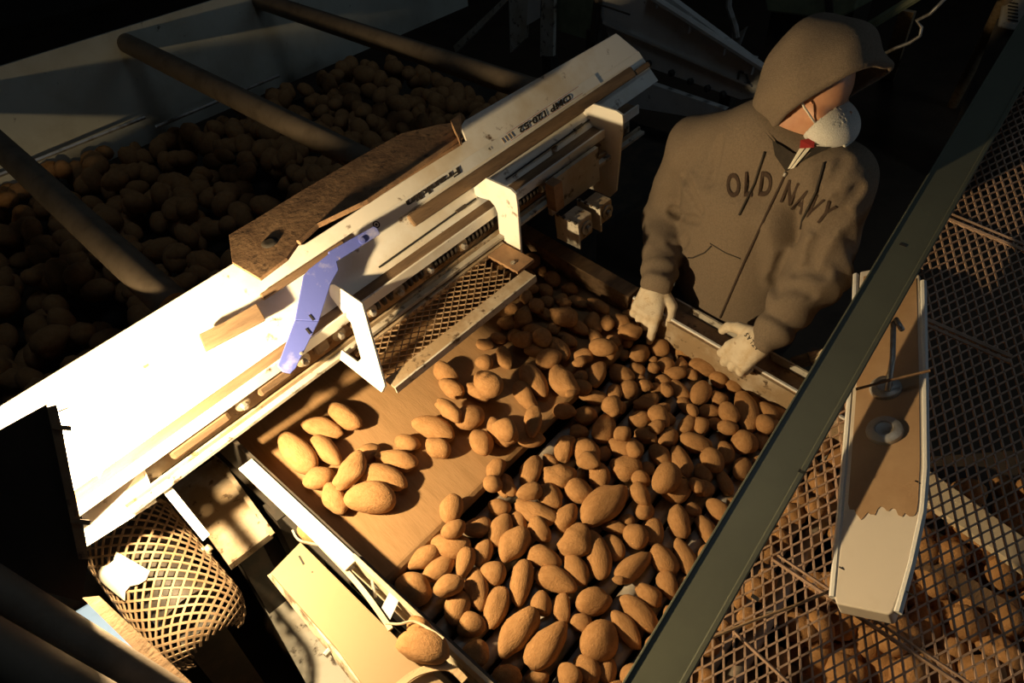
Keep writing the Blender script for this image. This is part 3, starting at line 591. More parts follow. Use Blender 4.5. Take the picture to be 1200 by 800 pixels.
MB().hexa([(-.13, lp[1] + .034, 1.356), (.022, lp[1] + .034, 1.380), (.022, lp[1] + .038, 1.380), (-.13, lp[1] + .038, 1.356)], [(-.13, lp[1] + .034, 1.44), (.016, lp[1] + .034, 1.415), (.016, lp[1] + .038, 1.415), (-.13, lp[1] + .038, 1.44)]).build('added_light_block', 'lamp_black', fl)  # added unseen flap that keeps lamp light off the hopper
MB().tube([pdep(20, 640, 1.02), pdep(10, 760, 1.04), np.array([-.12, .62, 0.])], .014, 10).build('stand', 'dark_steel', fl)
# pipes at the near left corner
one('rail_pipe', MB().tube([pdep(-160, 588, .80), pdep(230, 838, .80)], .022, 18), 'pipe', 'thick dusty pipe crossing in front of the lamp shield', 'pipe', smooth='auto')
one('rail_pipe', MB().tube([pdep(-160, 668, .74), pdep(170, 858, .74)], .026, 18), 'pipe', 'dusty pipe with a collar below the thicker lamp pipe', 'pipe', smooth='auto')
one('wood_strip', MB().hexa([pdep(96, 700, 1.05), pdep(116, 698, 1.05), pdep(225, 800, 1.0), pdep(205, 808, 1.0)], [pdep(96, 700, 1.07), pdep(116, 698, 1.07), pdep(225, 800, 1.02), pdep(205, 808, 1.02)]), 'wood', 'brown wooden strip behind the pipes beside the drum guard', 'strip')
one('blue_crate', MB().hexa([pz(40, 745, .80), pz(115, 700, .80), pz(190, 780, .80), pz(150, 860, .80)], [pz(40, 745, .62), pz(115, 700, .62), pz(190, 780, .62), pz(150, 860, .62)]), 'bluebox', 'blue plastic crate partly hidden behind the pipes', 'crate', bevel=.005)

# ================================================================== HOPPER
hp = thing('receiving_hopper', (.9, 2.3, 0), 'large white hopper behind the grader with pipes across its top', 'hopper')
hw0, hw1 = pz(0, 78, 1.35), pz(250, 0, 1.35); hd = nrm(hw1 - hw0); h0 = hw0 - hd * 1.2; h1 = hw0 + hd * 2.6; hn = nrm(np.cross([0, 0, 1], hd))
MB().hexa([h0 - [0, 0, .45], h1 - [0, 0, .45], h1 + hn * .01 - [0, 0, .45], h0 + hn * .01 - [0, 0, .45]], [h0, h1, h1 + hn * .01, h0 + hn * .01]).build('back_wall', 'hopper', hp)
MB().box((-1.0, 1.35, 0), (.03, 0, 0), (0, 1.7, 0), (0, 0, 1.2)).build('side_wall', 'hopper', hp)
MB().box((-1.0, 1.30, .6), (2.7, 0, 0), (0, .02, 0), (0, 0, .5)).build('front_wall', 'dark_steel', hp)
MB().box((-1.0, 1.35, .72), (3.6, 0, 0), (0, 2.0, 0), (0, 0, .03)).build('bottom', 'dark_steel', hp)
for x, y0, y1 in ((.279, 1.285, 3.1), (.93, 1.29, 3.16), (1.58, 1.28, 3.2)):
    MB().tube([(x, y0, 1.295), (x, y1, 1.295)], .038, 18).build('cross_pipe', 'pipe', hp, smooth='auto')
for x in (-.9, 2.3): MB().box((x, 3.0, 0), (.06, 0, 0), (0, .06, 0), (0, 0, .75)).build('leg', 'dark_steel', hp)
for x, y0, y1 in ((.55, 2.95, 2.98), (1.15, 2.9, 2.94)): MB().tube([(x - .3, y0, 1.03), (x + .3, y1, 1.05)], .008, 6).build('ledge_strip', 'steel', hp)
bm = bmesh.new(); bmesh.ops.create_icosphere(bm, subdivisions=2, radius=1); IV = np.array([v.co[:] for v in bm.verts]); IF = [tuple(v.index for v in f.verts) for f in bm.faces]; bm.free()
def heap(n, sample, mb, rg, r0=.03, r1=.045):
    for _ in range(n):
        p = sample(rg); q = rg.normal(size=(3, 3)); Q, _r = np.linalg.qr(q); s = rg.uniform(r0, r1) * np.array([1.35, 1, .9]); mb.add((IV * s * (1 + .05 * np.sin(IV @ q * 2))) @ Q.T + p, IF)
mb = MB(); heap(1000, lambda g: np.array([g.uniform(-.6, 2.05), g.uniform(1.42, 3.0), 0]) * [1, 1, 0] + [0, 0, .93 + g.uniform(-.05, .05)], mb, np.random.RandomState(3))
one('potato_heap', mb, 'potato_heap', 'mass of brown potatoes filling the hopper behind the grader', 'potatoes', kind='stuff', smooth=True)

# ================================================================== BACKGROUND MACHINERY
XB = 2.45
bc = thing('elevator_conveyor', (XB, 1.3, 0), 'pale blue-white inclined elevator conveyor behind the worker with bolted side plates', 'conveyor')
B_ = lambda x, y, X=XB: pX(x, y, X)
MB().prism([B_(*p) for p in ((640, -60), (735, -40), (912, 92), (910, 110), (868, 117), (722, 66), (704, 20), (690, -30))], (.03, 0, 0)).build('side_plate', 'blue_white', bc, bevel=.002)
MB().hexa([B_(706, 24), B_(880, 100), B_(880, 103), B_(706, 28)], [B_(706, 24, XB - .015), B_(880, 100, XB - .015), B_(880, 103, XB - .015), B_(706, 28, XB - .015)]).build('seam_ridge', 'blue_white', bc)
MB().tube([B_(757, -8, XB - .02), B_(898, 82, XB - .02)], .014, 8).build('top_rail', 'blue_white', bc)
for x, y in ((768, -5), (806, 24), (847, 50), (880, 72)): MB().cbox(B_(x, y + 4, XB), (.03, 0, 0), (0, .03, 0), (0, 0, .06)).build('rail_spacer', 'blue_white', bc)
MB().prism([B_(*p, XB - .01) for p in ((716, 82), (850, 128), (838, 142), (716, 122))], (.03, 0, 0)).build('lower_beam', 'blue_white', bc, bevel=.002)
for x, y in ((729, 61), (761, 74), (788, 85), (810, 95), (830, 103), (848, 110)): MB().lathe(B_(x, y, XB - .012), (-1, 0, 0), [(.014, 0), (.014, .014), (.009, .018)], 6).build('bolt', 'black', bc)
hd_ = MB()
for a, b in (((866, 96), (878, 99)), ((878, 99), (874, 86)), ((874, 86), (866, 84)), ((866, 84), (864, 95))): hd_.tube([B_(*a, XB - .005), B_(*b, XB - .005)], .004, 6)
hd_.build('latch', 'dark_steel', bc)
MB().tube([B_(702, 5, XB - .03), B_(738, 17, XB - .03)], .004, 6).build('pin', 'dark_steel', bc)
MB().tube([B_(703, -20, XB - .02), B_(695, 48, XB - .02)], .018, 8).build('corner_tube', 'dark_steel', bc)
for yy in (B_(690, 0)[1], B_(850, 110)[1]): MB().box((XB + .05, yy, 0), (.05, 0, 0), (0, .05, 0), (0, 0, 1.15)).build('leg', 'dark_steel', bc)
XF = 2.62
fr = thing('conveyor_frame', (XF, 2.2, 0), 'white angle-iron frame with side plate between hopper and elevator', 'frame')
MB().prism([pX(*p, XF) for p in ((595, -40), (621, -40), (616, 45), (598, 62))], (.02, 0, 0)).build('post', 'white_worn', fr)
MB().prism([pX(*p, XF) for p in ((634, -40), (650, -40), (648, 66), (633, 66))], (.02, 0, 0)).build('post', 'white_worn', fr)
MB().prism([pX(*p, XF) for p in ((621, -40), (636, -40), (634, 20), (617, 30))], (.01, 0, 0)).build('gusset', 'blue_white', fr)
MB().prism([pX(*p, XF + .1) for p in ((650, -40), (705, -40), (694, 48), (648, 34))], (.01, 0, 0)).build('plate', 'olive', fr)
MB().prism([pX(*p, XF) for p in ((534, 62), (531, 54), (594, -6), (600, -4))], (.02, 0, 0)).build('brace', 'white_worn', fr)
p = pX(640, 66, XF); MB().box((p[0], p[1] - .03, 0), (.06, 0, 0), (0, .06, 0), (0, 0, p[2])).build('leg', 'dark_steel', fr)
XO = 3.4
om = thing('olive_machine', (XO, 1.0, 0), 'olive green machine body behind the hooded worker', 'machine')
MB().prism([pX(*p, XO) for p in ((888, -50), (1020, -50), (1002, 12), (978, 24), (898, 14))], (.4, 0, 0)).build('body', 'olive', om, bevel=.01)
MB().prism([pX(*p, XO - .01) for p in ((964, -40), (974, -40), (976, 20), (968, 20))], (.02, 0, 0)).build('rib', 'dark_steel', om)
MB().tube([pX(1000, 42, 3.2), pX(1078, -6, 3.2)], .02, 8).build('handle_tube', 'olive', om)
p = pX(940, 14, XO); MB().box((p[0] + .1, p[1] - .2, 0), (.2, 0, 0), (0, .4, 0), (0, 0, p[2] + .02)).build('stand', 'dark_steel', om)
hk = thing('hanging_hook', pX(860, 20, 3.0), 'grey forked hook hanging from a rod above the elevator', 'hook')
MB().tube([pX(855, -30, 3.), pX(854, 8, 3.), pX(862, 32, 3.), pX(864, 44, 3.)], .014, 8).build('rod', 'steel', hk)
MB().prism([pX(*p, 3.) for p in ((857, 30), (864, 40), (874, 32), (870, 42), (864, 58), (858, 50))], (.02, 0, 0)).build('fork', 'steel', hk)
one('plank_post', MB().prism([pX(1054, 12, 3.3), pX(1071, 15, 3.3), pz(1046, 96, 0.), pz(1030, 90, 0.)], (.03, 0, 0)), 'wood_light', 'short brown board leaning behind the hooded head', 'board')  # lightened wood makes up for the weak light here
one('hose', MB().tube([pX(*p, 3.1) for p in ((1034, 64), (1050, 56), (1066, 50), (1078, 42), (1080, 32), (1074, 24), (1090, 16), (1112, -6))], .007, 8), 'steel', 'thin grey hose curling beside the leaning board', 'hose', smooth=True)
wp0, wp1 = pz(1116, 124, .0), pX(1188, -20, 4.3)
one('wooden_pole', MB().tube([wp0, wp1], .035, 10), 'wood_light', 'long wooden pole leaning in the dark corner behind the green rail', 'pole', smooth='auto')  # pole colour lightened in place of stronger light
vb = thing('vented_cabinet', (4.6, .6, 0), 'pale metal cabinet with vent slots beside the wooden pole', 'cabinet')
MB().prism([pX(*p, 4.4) for p in ((1186, -60), (1260, -60), (1250, 50), (1168, 32))], (.3, 0, 0)).build('body', 'white_worn', vb, bevel=.01)
for k in range(6): MB().prism([pX(*p, 4.395) for p in ((1181 + k * .0, 2 + k * 4), (1193, 4 + k * 4), (1193, 5.6 + k * 4), (1181, 3.6 + k * 4))], (.01, 0, 0)).build('vent_slot', 'black', vb)
p = pX(1190, 30, 4.4); MB().box((p[0] + .05, p[1] - .2, 0), (.2, 0, 0), (0, .3, 0), (0, 0, p[2])).build('stand', 'dark_steel', vb)
yb = thing('cane_bundle', pX(945, 425, 1.42), 'pale yellow cane stubs tied with dark string beyond the table rail', 'canes')
for k, (a, b) in enumerate((((929, 421), (985, 406)), ((932, 425), (985, 412)), ((938, 428), (988, 417)))):
    MB().tube([pX(*a, 1.40), pX(*b, 1.36)], .007, 8).build('cane', 'plank', yb, smooth='auto')
MB().tube([pX(946, 414, 1.37), pX(952, 429, 1.37)], .002, 6).build('string', 'black', yb)

# ================================================================== GREEN RAIL, MESH GUARD AND WHITE HOUSING
g0, g1 = pdep(807, 797, 1.0), pdep(1106, 267, 1.35); g2 = pdep(1190, 770, .95)
GE = nrm(g1 - g0); GN = nrm(np.cross(GE, g2 - g0)); GN = GN if GN[2] > 0 else -GN; GF = np.cross(GN, GE); GF = GF if GF.dot(g2 - g0) > 0 else -GF
mg = thing('mesh_guard', g0 - [0, 0, .4], 'grey-green steel rail with expanded-metal mesh deck climbing beside the table', 'guard')
b0, b1 = g0 - GE * .35, g0 + GE * 2.1
e0 = pn((729, 800), g0, GN); wd = abs((e0 - g0).dot(GF))
def gbox(f0, f1, n0, n1, s0=-.35, s1=2.1): return MB().box(g0 + GE * s0 + GF * f0 + GN * n0, GE * (s1 - s0), GF * (f1 - f0), GN * (n1 - n0))
gbox(-wd, -.004, -.006, 0).build('rail_top', 'green', mg, bevel=.0015)
gbox(-.010, 0, -.012, .001).build('rail_edge', 'green', mg, bevel=.002)
gbox(-wd, -wd + .004, -.014, .003).build('rail_lip', 'green', mg, bevel=.001)
for px in ((885, 700), (940, 553), (1058, 287)):
    q = pn(px, g0, GN); MB().cbox(q, GE * .006, GF * .012, GN * .002).build('scratch', 'black', mg)
MO = -.10
def mfn(s, t): return g0 + GE * (-.35 + s * .034) + GF * (-.06 + t * .0095) + GN * MO, GN
strand_net(mfn, 64, 96, .0030, .0045).build('expanded_mesh', 'grate', mg)
def onmesh(p, dn): return pn(p, g0 + GN * (MO + dn), GN)
for a, b, r in (((905, 655), (1130, 805), .0035), ((911, 650), (1136, 800), .0025), ((860, 740), (930, 806), .003), ((1080, 372), (1185, 418), .005), ((1084, 380), (1185, 425), .004), ((1095, 250), (1215, 300), .005), ((1095, 243), (1215, 293), .004)):
    MB().tube([onmesh(a, .004), onmesh(b, .004)], r, 6).build('cross_wire', 'grate', mg)
MB().tube([onmesh(p, .02) for p in ((822, 752), (880, 728), (930, 710), (978, 690))], .0025, 6).build('wire', 'guard', mg)
q0, q1 = onmesh((1060, 540), -.2), onmesh((1230, 665), -.2)
one('plank', MB().prism([onmesh(p, -.22) for p in ((1040, 510), (1060, 530), (1085, 548), (1230, 650), (1230, 690), (1085, 588), (1030, 548))], -GN * .02), 'plank', 'pale lit plank lying under the mesh deck', 'plank', bevel=.002)
one('timber', MB().prism([onmesh(p, -.3) for p in ((1030, 610), (1230, 735), (1230, 760), (1030, 632))], -GN * .03), 'wood', 'dark timber under the mesh deck below the pale plank', 'timber')
def spill(g):
    while True:
        p = onmesh((g.uniform(780, 1260), g.uniform(560, 860)), -.30 - g.uniform(0, .10)); x = p - TO
        if x.dot(TV) > 1.0 or x.dot(TN) < -.25: return p
mb = MB(); heap(260, spill, mb, np.random.RandomState(5), .024, .036)
one('potato_spill', mb, 'potato_heap', 'brown potatoes spilled in the bin under the mesh deck', 'potatoes', kind='stuff', smooth=True)
bn = thing('catch_bin', onmesh((1000, 660), -.6) * [1, 1, 0], 'dark steel bin catching potatoes under the mesh deck', 'bin')
MB().prism([onmesh(p, -.46) for p in ((740, 560), (1300, 520), (1350, 900), (740, 900))], -GN * .02).build('floor_sheet', 'dark_steel', bn)
# white housing
hs = thing('machine_housing', onmesh((1030, 600), 0), 'long white dusty housing with two round rubber domes on the mesh', 'housing')
HNV = nrm(GN - .45 * GF); H0 = pn((1030, 560), g0 - GN * .032, GN)
H_ = lambda p, dn=0: pn(p, H0 + HNV * dn, HNV)
ho = [(1008, 318), (1040, 312), (1078, 322), (1081, 440), (1082, 540), (1080, 590), (1070, 645), (1056, 690), (1046, 718), (1042, 720), (980, 707), (978, 700), (988, 600), (997, 480), (1004, 380)]
MB().prism([H_(p) for p in ho], -HNV * .034).build('body', 'housing', hs, bevel=.006, seg=3)
MB().prism([H_(p, .0005) for p in ((1012, 324), (1040, 318), (1074, 327), (1077, 440), (1078, 540), (1076, 588), *[(1074 - 2.7 * k, 600 + 3 * math.sin(k * 1.1) + random.uniform(-2, 2) + 5 * math.sin(k * .35)) for k in range(30)], (994, 590), (1002, 480), (1009, 380))], HNV * .0008).build('dust_film', 'dust', hs)
for pts in ([(1003, 322), (1000, 420), (992, 520), (984, 610), (976, 700)], [(1082, 330), (1084, 450), (1085, 550), (1081, 600), (1068, 660), (1052, 718)]):
    MB().tube([H_(p, -.004) for p in pts], .006, 8).build('edge_trim', 'white_clean', hs, smooth='auto')
for (x, y, r) in ((1037, 506, .030), (1038, 456, .027)):
    d = MB().lathe(H_((x, y), -.001), HNV, [(r, 0), (r, .004), (r * .94, .009), (r * .75, .012), (r * .5, .013), (r * .45, .010), (r * .2, .009)], 28).build('dome', 'steel', hs, smooth='auto')
MB().tube([H_((1040, 458), .012), H_((1046, 420), .03), H_((1047, 378), .045), H_((1050, 374), .048), H_((1057, 386), .05)], .005, 8).build('hook_rod', 'steel', hs, smooth=True)
MB().tube([H_((1003, 456), .03), H_((1040, 446), .035), H_((1090, 434), .03)], .0025, 6).build('wire', 'rust', hs)
for x, y in ((987, 666), (1076, 565), (1066, 695)): MB().cbox(H_((x, y), .001), GE * .002, GF * .010, GN * .001).build('slot', 'black', hs)

# ================================================================== PERSON
RS, LS = pX(818, 160, 1.44), pX(990, 196, 1.40)
RE, LE = pX(783, 250, 1.46), pX(960, 318, 1.36)
RW, LW = pX(772, 326, 1.25), pX(903, 391, 1.24)
HC = pX(954, 104, 1.42)
ps = thing('person', (1.43, .62, 0), 'worker in a brown-grey hooded sweatshirt, white dust mask and cotton gloves sorting potatoes', 'person')
latv = nrm(LS - RS)                                           # towards his left
CH = (RS + LS) / 2; HIP = np.array([1.44, CH[1] + .03, .93]); up_t = nrm(CH - HIP); fw = nrm(np.cross(latv, up_t)); fw = fw if fw[0] < 0 else -fw; lat = np.cross(up_t, fw); lat = lat if lat.dot(latv) > 0 else -lat
def tors(P_, a, b, wa, wb, dep):
    q = P_ - a; d = b - a; ln = np.linalg.norm(d); d = d / ln; t = np.clip(q @ d / ln, 0, 1); c = q - (t * ln)[:, None] * d
    x = c @ lat; y = c @ fw; z = c @ d; ww = wa + (wb - wa) * t
    k = np.sqrt((x / ww) ** 2 + (y / dep) ** 2 + (z / .08) ** 2); return (k - 1) * dep
ffw = nrm(np.array([-.10, -.93, -.37])); fup = nrm(np.array([.0, -.05, 1.])); fup = nrm(fup - fup.dot(ffw) * ffw); flat = np.cross(fup, ffw)
NK = CH + up_t * .05 + fw * .03
def wr(P_, s, a): return a * np.sin(P_ @ s)
def hoodie(P_):
    d = tors(P_, HIP, CH - up_t * .12, .165, .185, .12)
    d = smin(d, cone(P_, RS + latv * .04 - up_t * .03, LS - latv * .04 - up_t * .03, .07, .07), .07)
    d = smin(d, cone(P_, CH - fw * .03, NK - up_t * .02 - fw * .03, .10, .075), .06)
    for a in (RS, LS): d = smin(d, cone(P_, NK - up_t * .005 - fw * .02, a - up_t * .025, .062, .066), .05)
    for a, e, w_, sg in ((RS, RE, RW, 1), (LS, LE, LW, -1)):
        ax = nrm(e - a); ax2 = nrm(w_ - e)
        arm = smin(cone(P_, a - up_t * .02, e, .070, .062), cone(P_, e, w_ + ax2 * .005, .064, .043), .035)
        s1 = (P_ - a) @ ax; s2 = (P_ - e) @ ax2; side = (P_ - e) @ fw
        lt_ = (P_ - e) @ lat; arm = arm + .006 * np.sin(s1 * 48 + side * 55 + 25 * lt_ + 2 * np.sin(side * 40)) * np.exp(-((P_ - e) ** 2).sum(1) / .020) + .005 * np.sin(s2 * 90 + 20 * side) * np.exp(-((P_ - w_) ** 2).sum(1) / .008)
        # cuff: pinched then a straight band
        cf = np.abs((P_ - w_) @ ax2 + .035); arm = arm + .004 * np.exp(-(cf / .006) ** 2)
        d = smin(d, arm, .014)
    x = (P_ - CH) @ lat; z = (P_ - CH) @ up_t
    d = d + .009 * np.sin((x + .35 * z) * 62) * np.exp(-((x - .13) / .06) ** 2) * np.exp(-((z + .14) / .10) ** 2)
    d = d + .009 * np.sin((x * .8 - .4 * z) * 66 + 1) * np.exp(-((x + .15) / .05) ** 2) * np.exp(-((z + .10) / .10) ** 2)
    d = d + .003 * np.sin(z * 30 + x * 9) * np.sin(x * 17 + 1.)
    bt = z + .36
    return d
allp = np.array([RS, LS, RE, LE, RW, LW, HIP, CH]); lo = allp.min(0) - [.16, .12, .06]; hi = allp.max(0) + [.16, .12, .14]
V0, F0 = surface_net(hoodie, lo, hi, .016); t0 = BVHTree.FromPolygons([Vector(v) for v in V0], F0)
FOLDS = [([(988, 190), (968, 222), (948, 262)], .007), ([(1004, 222), (978, 252), (958, 284), (950, 312)], .010), ([(992, 250), (970, 272), (958, 292)], .006), ([(846, 165), (838, 195), (832, 215)], .005), ([(802, 205), (814, 232), (822, 246)], .009), ([(788, 246), (806, 256), (818, 258)], .009), ([(786, 285), (796, 292), (806, 280)], .006), ([(966, 322), (948, 316), (932, 320)], .007), ([(950, 345), (930, 336), (918, 340)], .006), ([(918, 300), (908, 325), (912, 345)], .007), ([(964, 200), (958, 232), (946, 256)], .005), ([(985, 230), (972, 240), (955, 268)], .006), ([(770, 318), (785, 321), (798, 316)], .003)]
FP = []
for pts, amp in FOLDS:
    for k in range(len(pts) - 1):
        for t in np.linspace(0, 1, 9):
            d = ray(pts[k][0] * (1 - t) + pts[k + 1][0] * t, pts[k][1] * (1 - t) + pts[k + 1][1] * t); h_ = t0.ray_cast(Vector(CAM), Vector(d))
            if h_[0] is not None: FP.append((*h_[0], amp))
FP = np.array(FP)
def hoodie_folds(P_):
    d = hoodie(P_); m_ = np.abs(d) < .03; Q = P_[m_]; acc = np.zeros(len(Q))
    for x, y, z, amp in FP:
        r2 = ((Q - [x, y, z]) ** 2).sum(1); acc = np.maximum(acc, amp * (np.exp(-r2 / .00012))) ; acc = np.minimum(acc, .011)
    rid = np.zeros(len(Q))
    for x, y, z, amp in FP[::2]:
        r = np.sqrt(((Q - [x, y, z]) ** 2).sum(1)); rid = np.maximum(rid, amp * .5 * np.exp(-((r - .022) / .009) ** 2))
    d[m_] += acc - rid * (acc < .002); return d
hood_o, HV, HFc = sdf_part('hoodie', hoodie_folds, lo, hi, .0070, 'fabric', ps, 1)
bvh = BVHTree.FromPolygons([Vector(v) for v in HV], HFc)
def hit(px, py, lift=.0015, tree=None):
    d = ray(px, py); h = (tree or bvh).ray_cast(Vector(CAM), Vector(d))
    if h[0] is None: return None
    p = np.array(h[0]); return p - d * lift
def decal(name, polys, m, parent, lift=.002, tree=None):
    mb = MB()
    for poly in polys:
        q = [hit(x, y, lift, tree) for x, y in poly]
        if all(v is not None for v in q): mb.add(q, [tuple(range(len(q)))])
    return mb.build(name, m, parent, recalc=False) if mb.v else None
# lettering on the chest, each letter set on the cloth
def chest_text(ch, px, py, ang, hgt, sx, tree=None, m='letter', parent=None, name='lettering', lift=.003, bold=.018):
    V, Fc = text_mesh(ch, 1.0, sx, bold); ys = [v[1] for v in V]; k = hgt / (max(ys) - min(ys)); a = math.radians(ang); mb = MB(); pts = []
    xs = [v[0] for v in V]; x0, y0 = (max(xs) + min(xs)) / 2, (max(ys) + min(ys)) / 2
    for x, y in V:
        x, y = (x - x0) * k, -(y - y0) * k; pts.append(hit(px + x * math.cos(a) - y * math.sin(a), py + x * math.sin(a) + y * math.cos(a), lift, tree))
    if all(p is not None for p in pts): return mb.add(pts, Fc).build(name, m, parent or hood_o, recalc=False)
for ch, x, y, a in (('O', 859, 217, -2), ('L', 877, 216, 3), ('D', 897, 216, 8), ('N', 925, 226, 22), ('A', 939, 236, 28), ('V', 953, 243, 34), ('Y', 967, 250, 38)):
    chest_text(ch, x, y, a, 29 if x < 910 else 28, .52, bold=.03)
def cloth_tube(name, pts, r, m, parent, lift=.003, n=6, dens=5):
    out = []
    for i in range(len(pts) - 1):
        for j in range(dens): t = j / dens; out.append((pts[i][0] * (1 - t) + pts[i + 1][0] * t, pts[i][1] * (1 - t) + pts[i + 1][1] * t))
    out.append(pts[-1]); q = [hit(x, y, lift) for x, y in out]; q = [v for v in q if v is not None]
    return MB().tube(q, r, n).build(name, m, parent, smooth=True) if len(q) > 1 else None
cloth_tube('zipper', [(921, 203), (900, 247), (873, 305), (844, 372)], .0032, 'letter', hood_o, 0)
cloth_tube('zip_pull', [(921, 202), (919, 206)], .004, 'steel', hood_o)
cloth_tube('drawstring', [(896, 178), (884, 215), (866, 252)], .0026, 'fabric_dark', hood_o)
cloth_tube('drawstring', [(966, 190), (956, 225), (940, 258), (938, 268)], .0026, 'fabric_dark', hood_o)
cloth_tube('pocket_seam', [(834, 288), (826, 296), (812, 302), (806, 302)], .002, 'fabric_dark', hood_o, .0)
cloth_tube('pocket_seam', [(832, 285), (850, 296), (868, 303)], .0015, 'fabric_dark', hood_o, .0)
# neckline
decal('undershirt', [[(896, 154), (905, 165), (908, 182), (921, 201), (914, 172)], [(905, 165), (915, 170), (930, 180), (940, 178), (921, 201), (912, 186)], [(940, 178), (958, 172), (975, 172), (945, 186), (921, 201)]], 'fabric_dark', ps, .006)
decal('lanyard', [[(938, 172), (944, 172), (926, 197), (923, 198)], [(946, 172), (953, 170), (930, 197), (926, 198)]], 'strap', ps, .012)
decal('collar_tab', [[(938, 164), (955, 161), (954, 173), (937, 174)]], 'red', ps, .016)
# body: one continuous figure (head, neck, trunk, limbs)
HIPJ = np.array([1.44, CH[1] + .03, .92])
def head_sdf(P_):
    q = P_ - HC
    d = ellip(P_, HC + fup * .012 - ffw * .018, (ffw, flat, fup), (.086, .070, .086))
    d = smin(d, ellip(P_, HC - fup * .058 + ffw * .02, (ffw, flat, fup), (.068, .056, .058)), .03)
    d = smin(d, cone(P_, HC + ffw * .088 + fup * .005, HC + ffw * .098 - fup * .028, .009, .012), .012)
    for s in (-1, 1):
        d = smin(d, ellip(P_, HC + flat * .078 * s - fup * .01 - ffw * .012, (ffw, flat, fup), (.02, .012, .032)), .006)
        d = np.maximum(d, -(np.linalg.norm(P_ - (HC + ffw * .10 + flat * .032 * s + fup * .012), axis=1) - .014))
        d = smin(d, ellip(P_, HC + ffw * .052 + flat * .038 * s - fup * .012, (ffw, flat, fup), (.02, .02, .016)), .015)
    d = smin(d, ellip(P_, HC - fup * .072 - ffw * .015 - flat * .01, (ffw, flat, fup), (.055, .050, .045)), .025)
    d = smin(d, ellip(P_, HC + ffw * .070 - fup * .055, (ffw, flat, fup), (.014, .026, .008)), .012)
    return d
FT = [np.array([1.40, HIPJ[1] + .10, .09]), np.array([1.46, HIPJ[1] - .10, .09])]; HJ = [HIPJ + [0, .085, 0], HIPJ - [0, .085, 0]]; KN = [(FT[i] + HJ[i]) / 2 + [-.03, 0, .02] for i in (0, 1)]
def body(P_):
    d = head_sdf(P_); d = smin(d, cone(P_, HC - fup * .06 - ffw * .02, NK - up_t * .03, .05, .056), .03)
    d = smin(d, tors(P_, HIP, CH - up_t * .10, .15, .16, .09), .04); d = smin(d, cone(P_, RS + latv * .03 - up_t * .05, LS - latv * .03 - up_t * .05, .04, .04), .03)
    for a, e, w_ in ((RS - up_t * .03, RE, RW), (LS - up_t * .03, LE, LW)): d = smin(d, smin(cone(P_, a, e, .036, .034), cone(P_, e, w_, .038, .026), .02), .02)
    for i in (0, 1): d = smin(d, smin(cone(P_, HJ[i], KN[i], .07, .05), cone(P_, KN[i], FT[i], .05, .035), .03), .03)
    return d
bo, BV, BF = sdf_part('body', body, np.array([1.15, .2, .05]), np.array([1.65, 1.05, 1.80]), .0085, 'skin', ps, 1)
def trousers(P_):
    d = cone(P_, HJ[0] + [0, 0, .02], HJ[1] + [0, 0, .02], .12, .12)
    for i in (0, 1): d = smin(d, smin(cone(P_, HJ[i], KN[i], .095, .075), cone(P_, KN[i], FT[i] + [0, 0, .02], .075, .07), .04), .04)
    return d
sdf_part('trousers', trousers, (1.2, HIPJ[1] - .35, .03), (1.7, HIPJ[1] + .35, 1.12), .015, 'denim', ps, 1)
for i in (0, 1):
    f0 = FT[i]; MB().hexa([(f0[0] - .20, f0[1] - .045, 0), (f0[0] + .08, f0[1] - .045, 0), (f0[0] + .08, f0[1] + .045, 0), (f0[0] - .20, f0[1] + .045, 0)], [(f0[0] - .17, f0[1] - .035, .06), (f0[0] + .07, f0[1] - .04, .14), (f0[0] + .07, f0[1] + .04, .14), (f0[0] - .17, f0[1] + .035, .06)]).build('boot', 'black', ps, bevel=.02)
# hood: a shell around the head, open towards the face
gop = nrm(RM @ [.38, .92, -.10])
HH = pX(966, 88, 1.425); gcut = float((pdep(962, 117, proj(HH)[2]) - HH).dot(gop))
iR, iU, iF = RM @ [1, 0, 0], RM @ [0, -1, 0], RM @ [0, 0, 1]
def hood_s(P_):
    d = ellip(P_, HH, (iR, iU, iF), (.100, .112, .118))
    d = smin(d, ellip(P_, HC + fup * .012 - ffw * .018, (ffw, flat, fup), (.098, .083, .098)), .03)
    d = smin(d, cone(P_, HH + iU * .03 + iR * .005, HH + iU * .085 + iR * .012 + iF * .03, .06, .03), .05)
    d = smin(d, cone(P_, HH + iR * .03 - iU * .005, HH + iR * .098 - iU * .004 - iF * .01, .07, .032), .04)
    d = smin(d, cone(P_, HH - iR * .02 - iU * .02 + iF * .02, pX(918, 150, 1.47), .085, .085), .04)
    z = (P_ - HH) @ fup; x = (P_ - HH) @ ffw; y = (P_ - HH) @ flat
    d = d + .0035 * np.sin(z * 34 + x * 40 + y * 12) + .002 * np.sin(x * 70 - z * 30)
    return d
def hood_shell(P_):
    d = hood_s(P_); s = np.abs(d + .006) - .006
    cut = (P_ - HH) @ gop - gcut
    s = np.maximum(s, cut)
    # rolled hem along the opening
    rim = np.sqrt((d + .006) ** 2 + (cut + .004) ** 2) - .0085
    s = smin(s, rim, .004)
    s = np.maximum(s, -tors(P_, HIP, CH - up_t * .16, .19, .2, .11))
    return s
lo = HH - .23; hi = HH + .23
ho_, OV, OF = sdf_part('hood', hood_shell, lo, hi, .006, 'fabric', ps, 1)
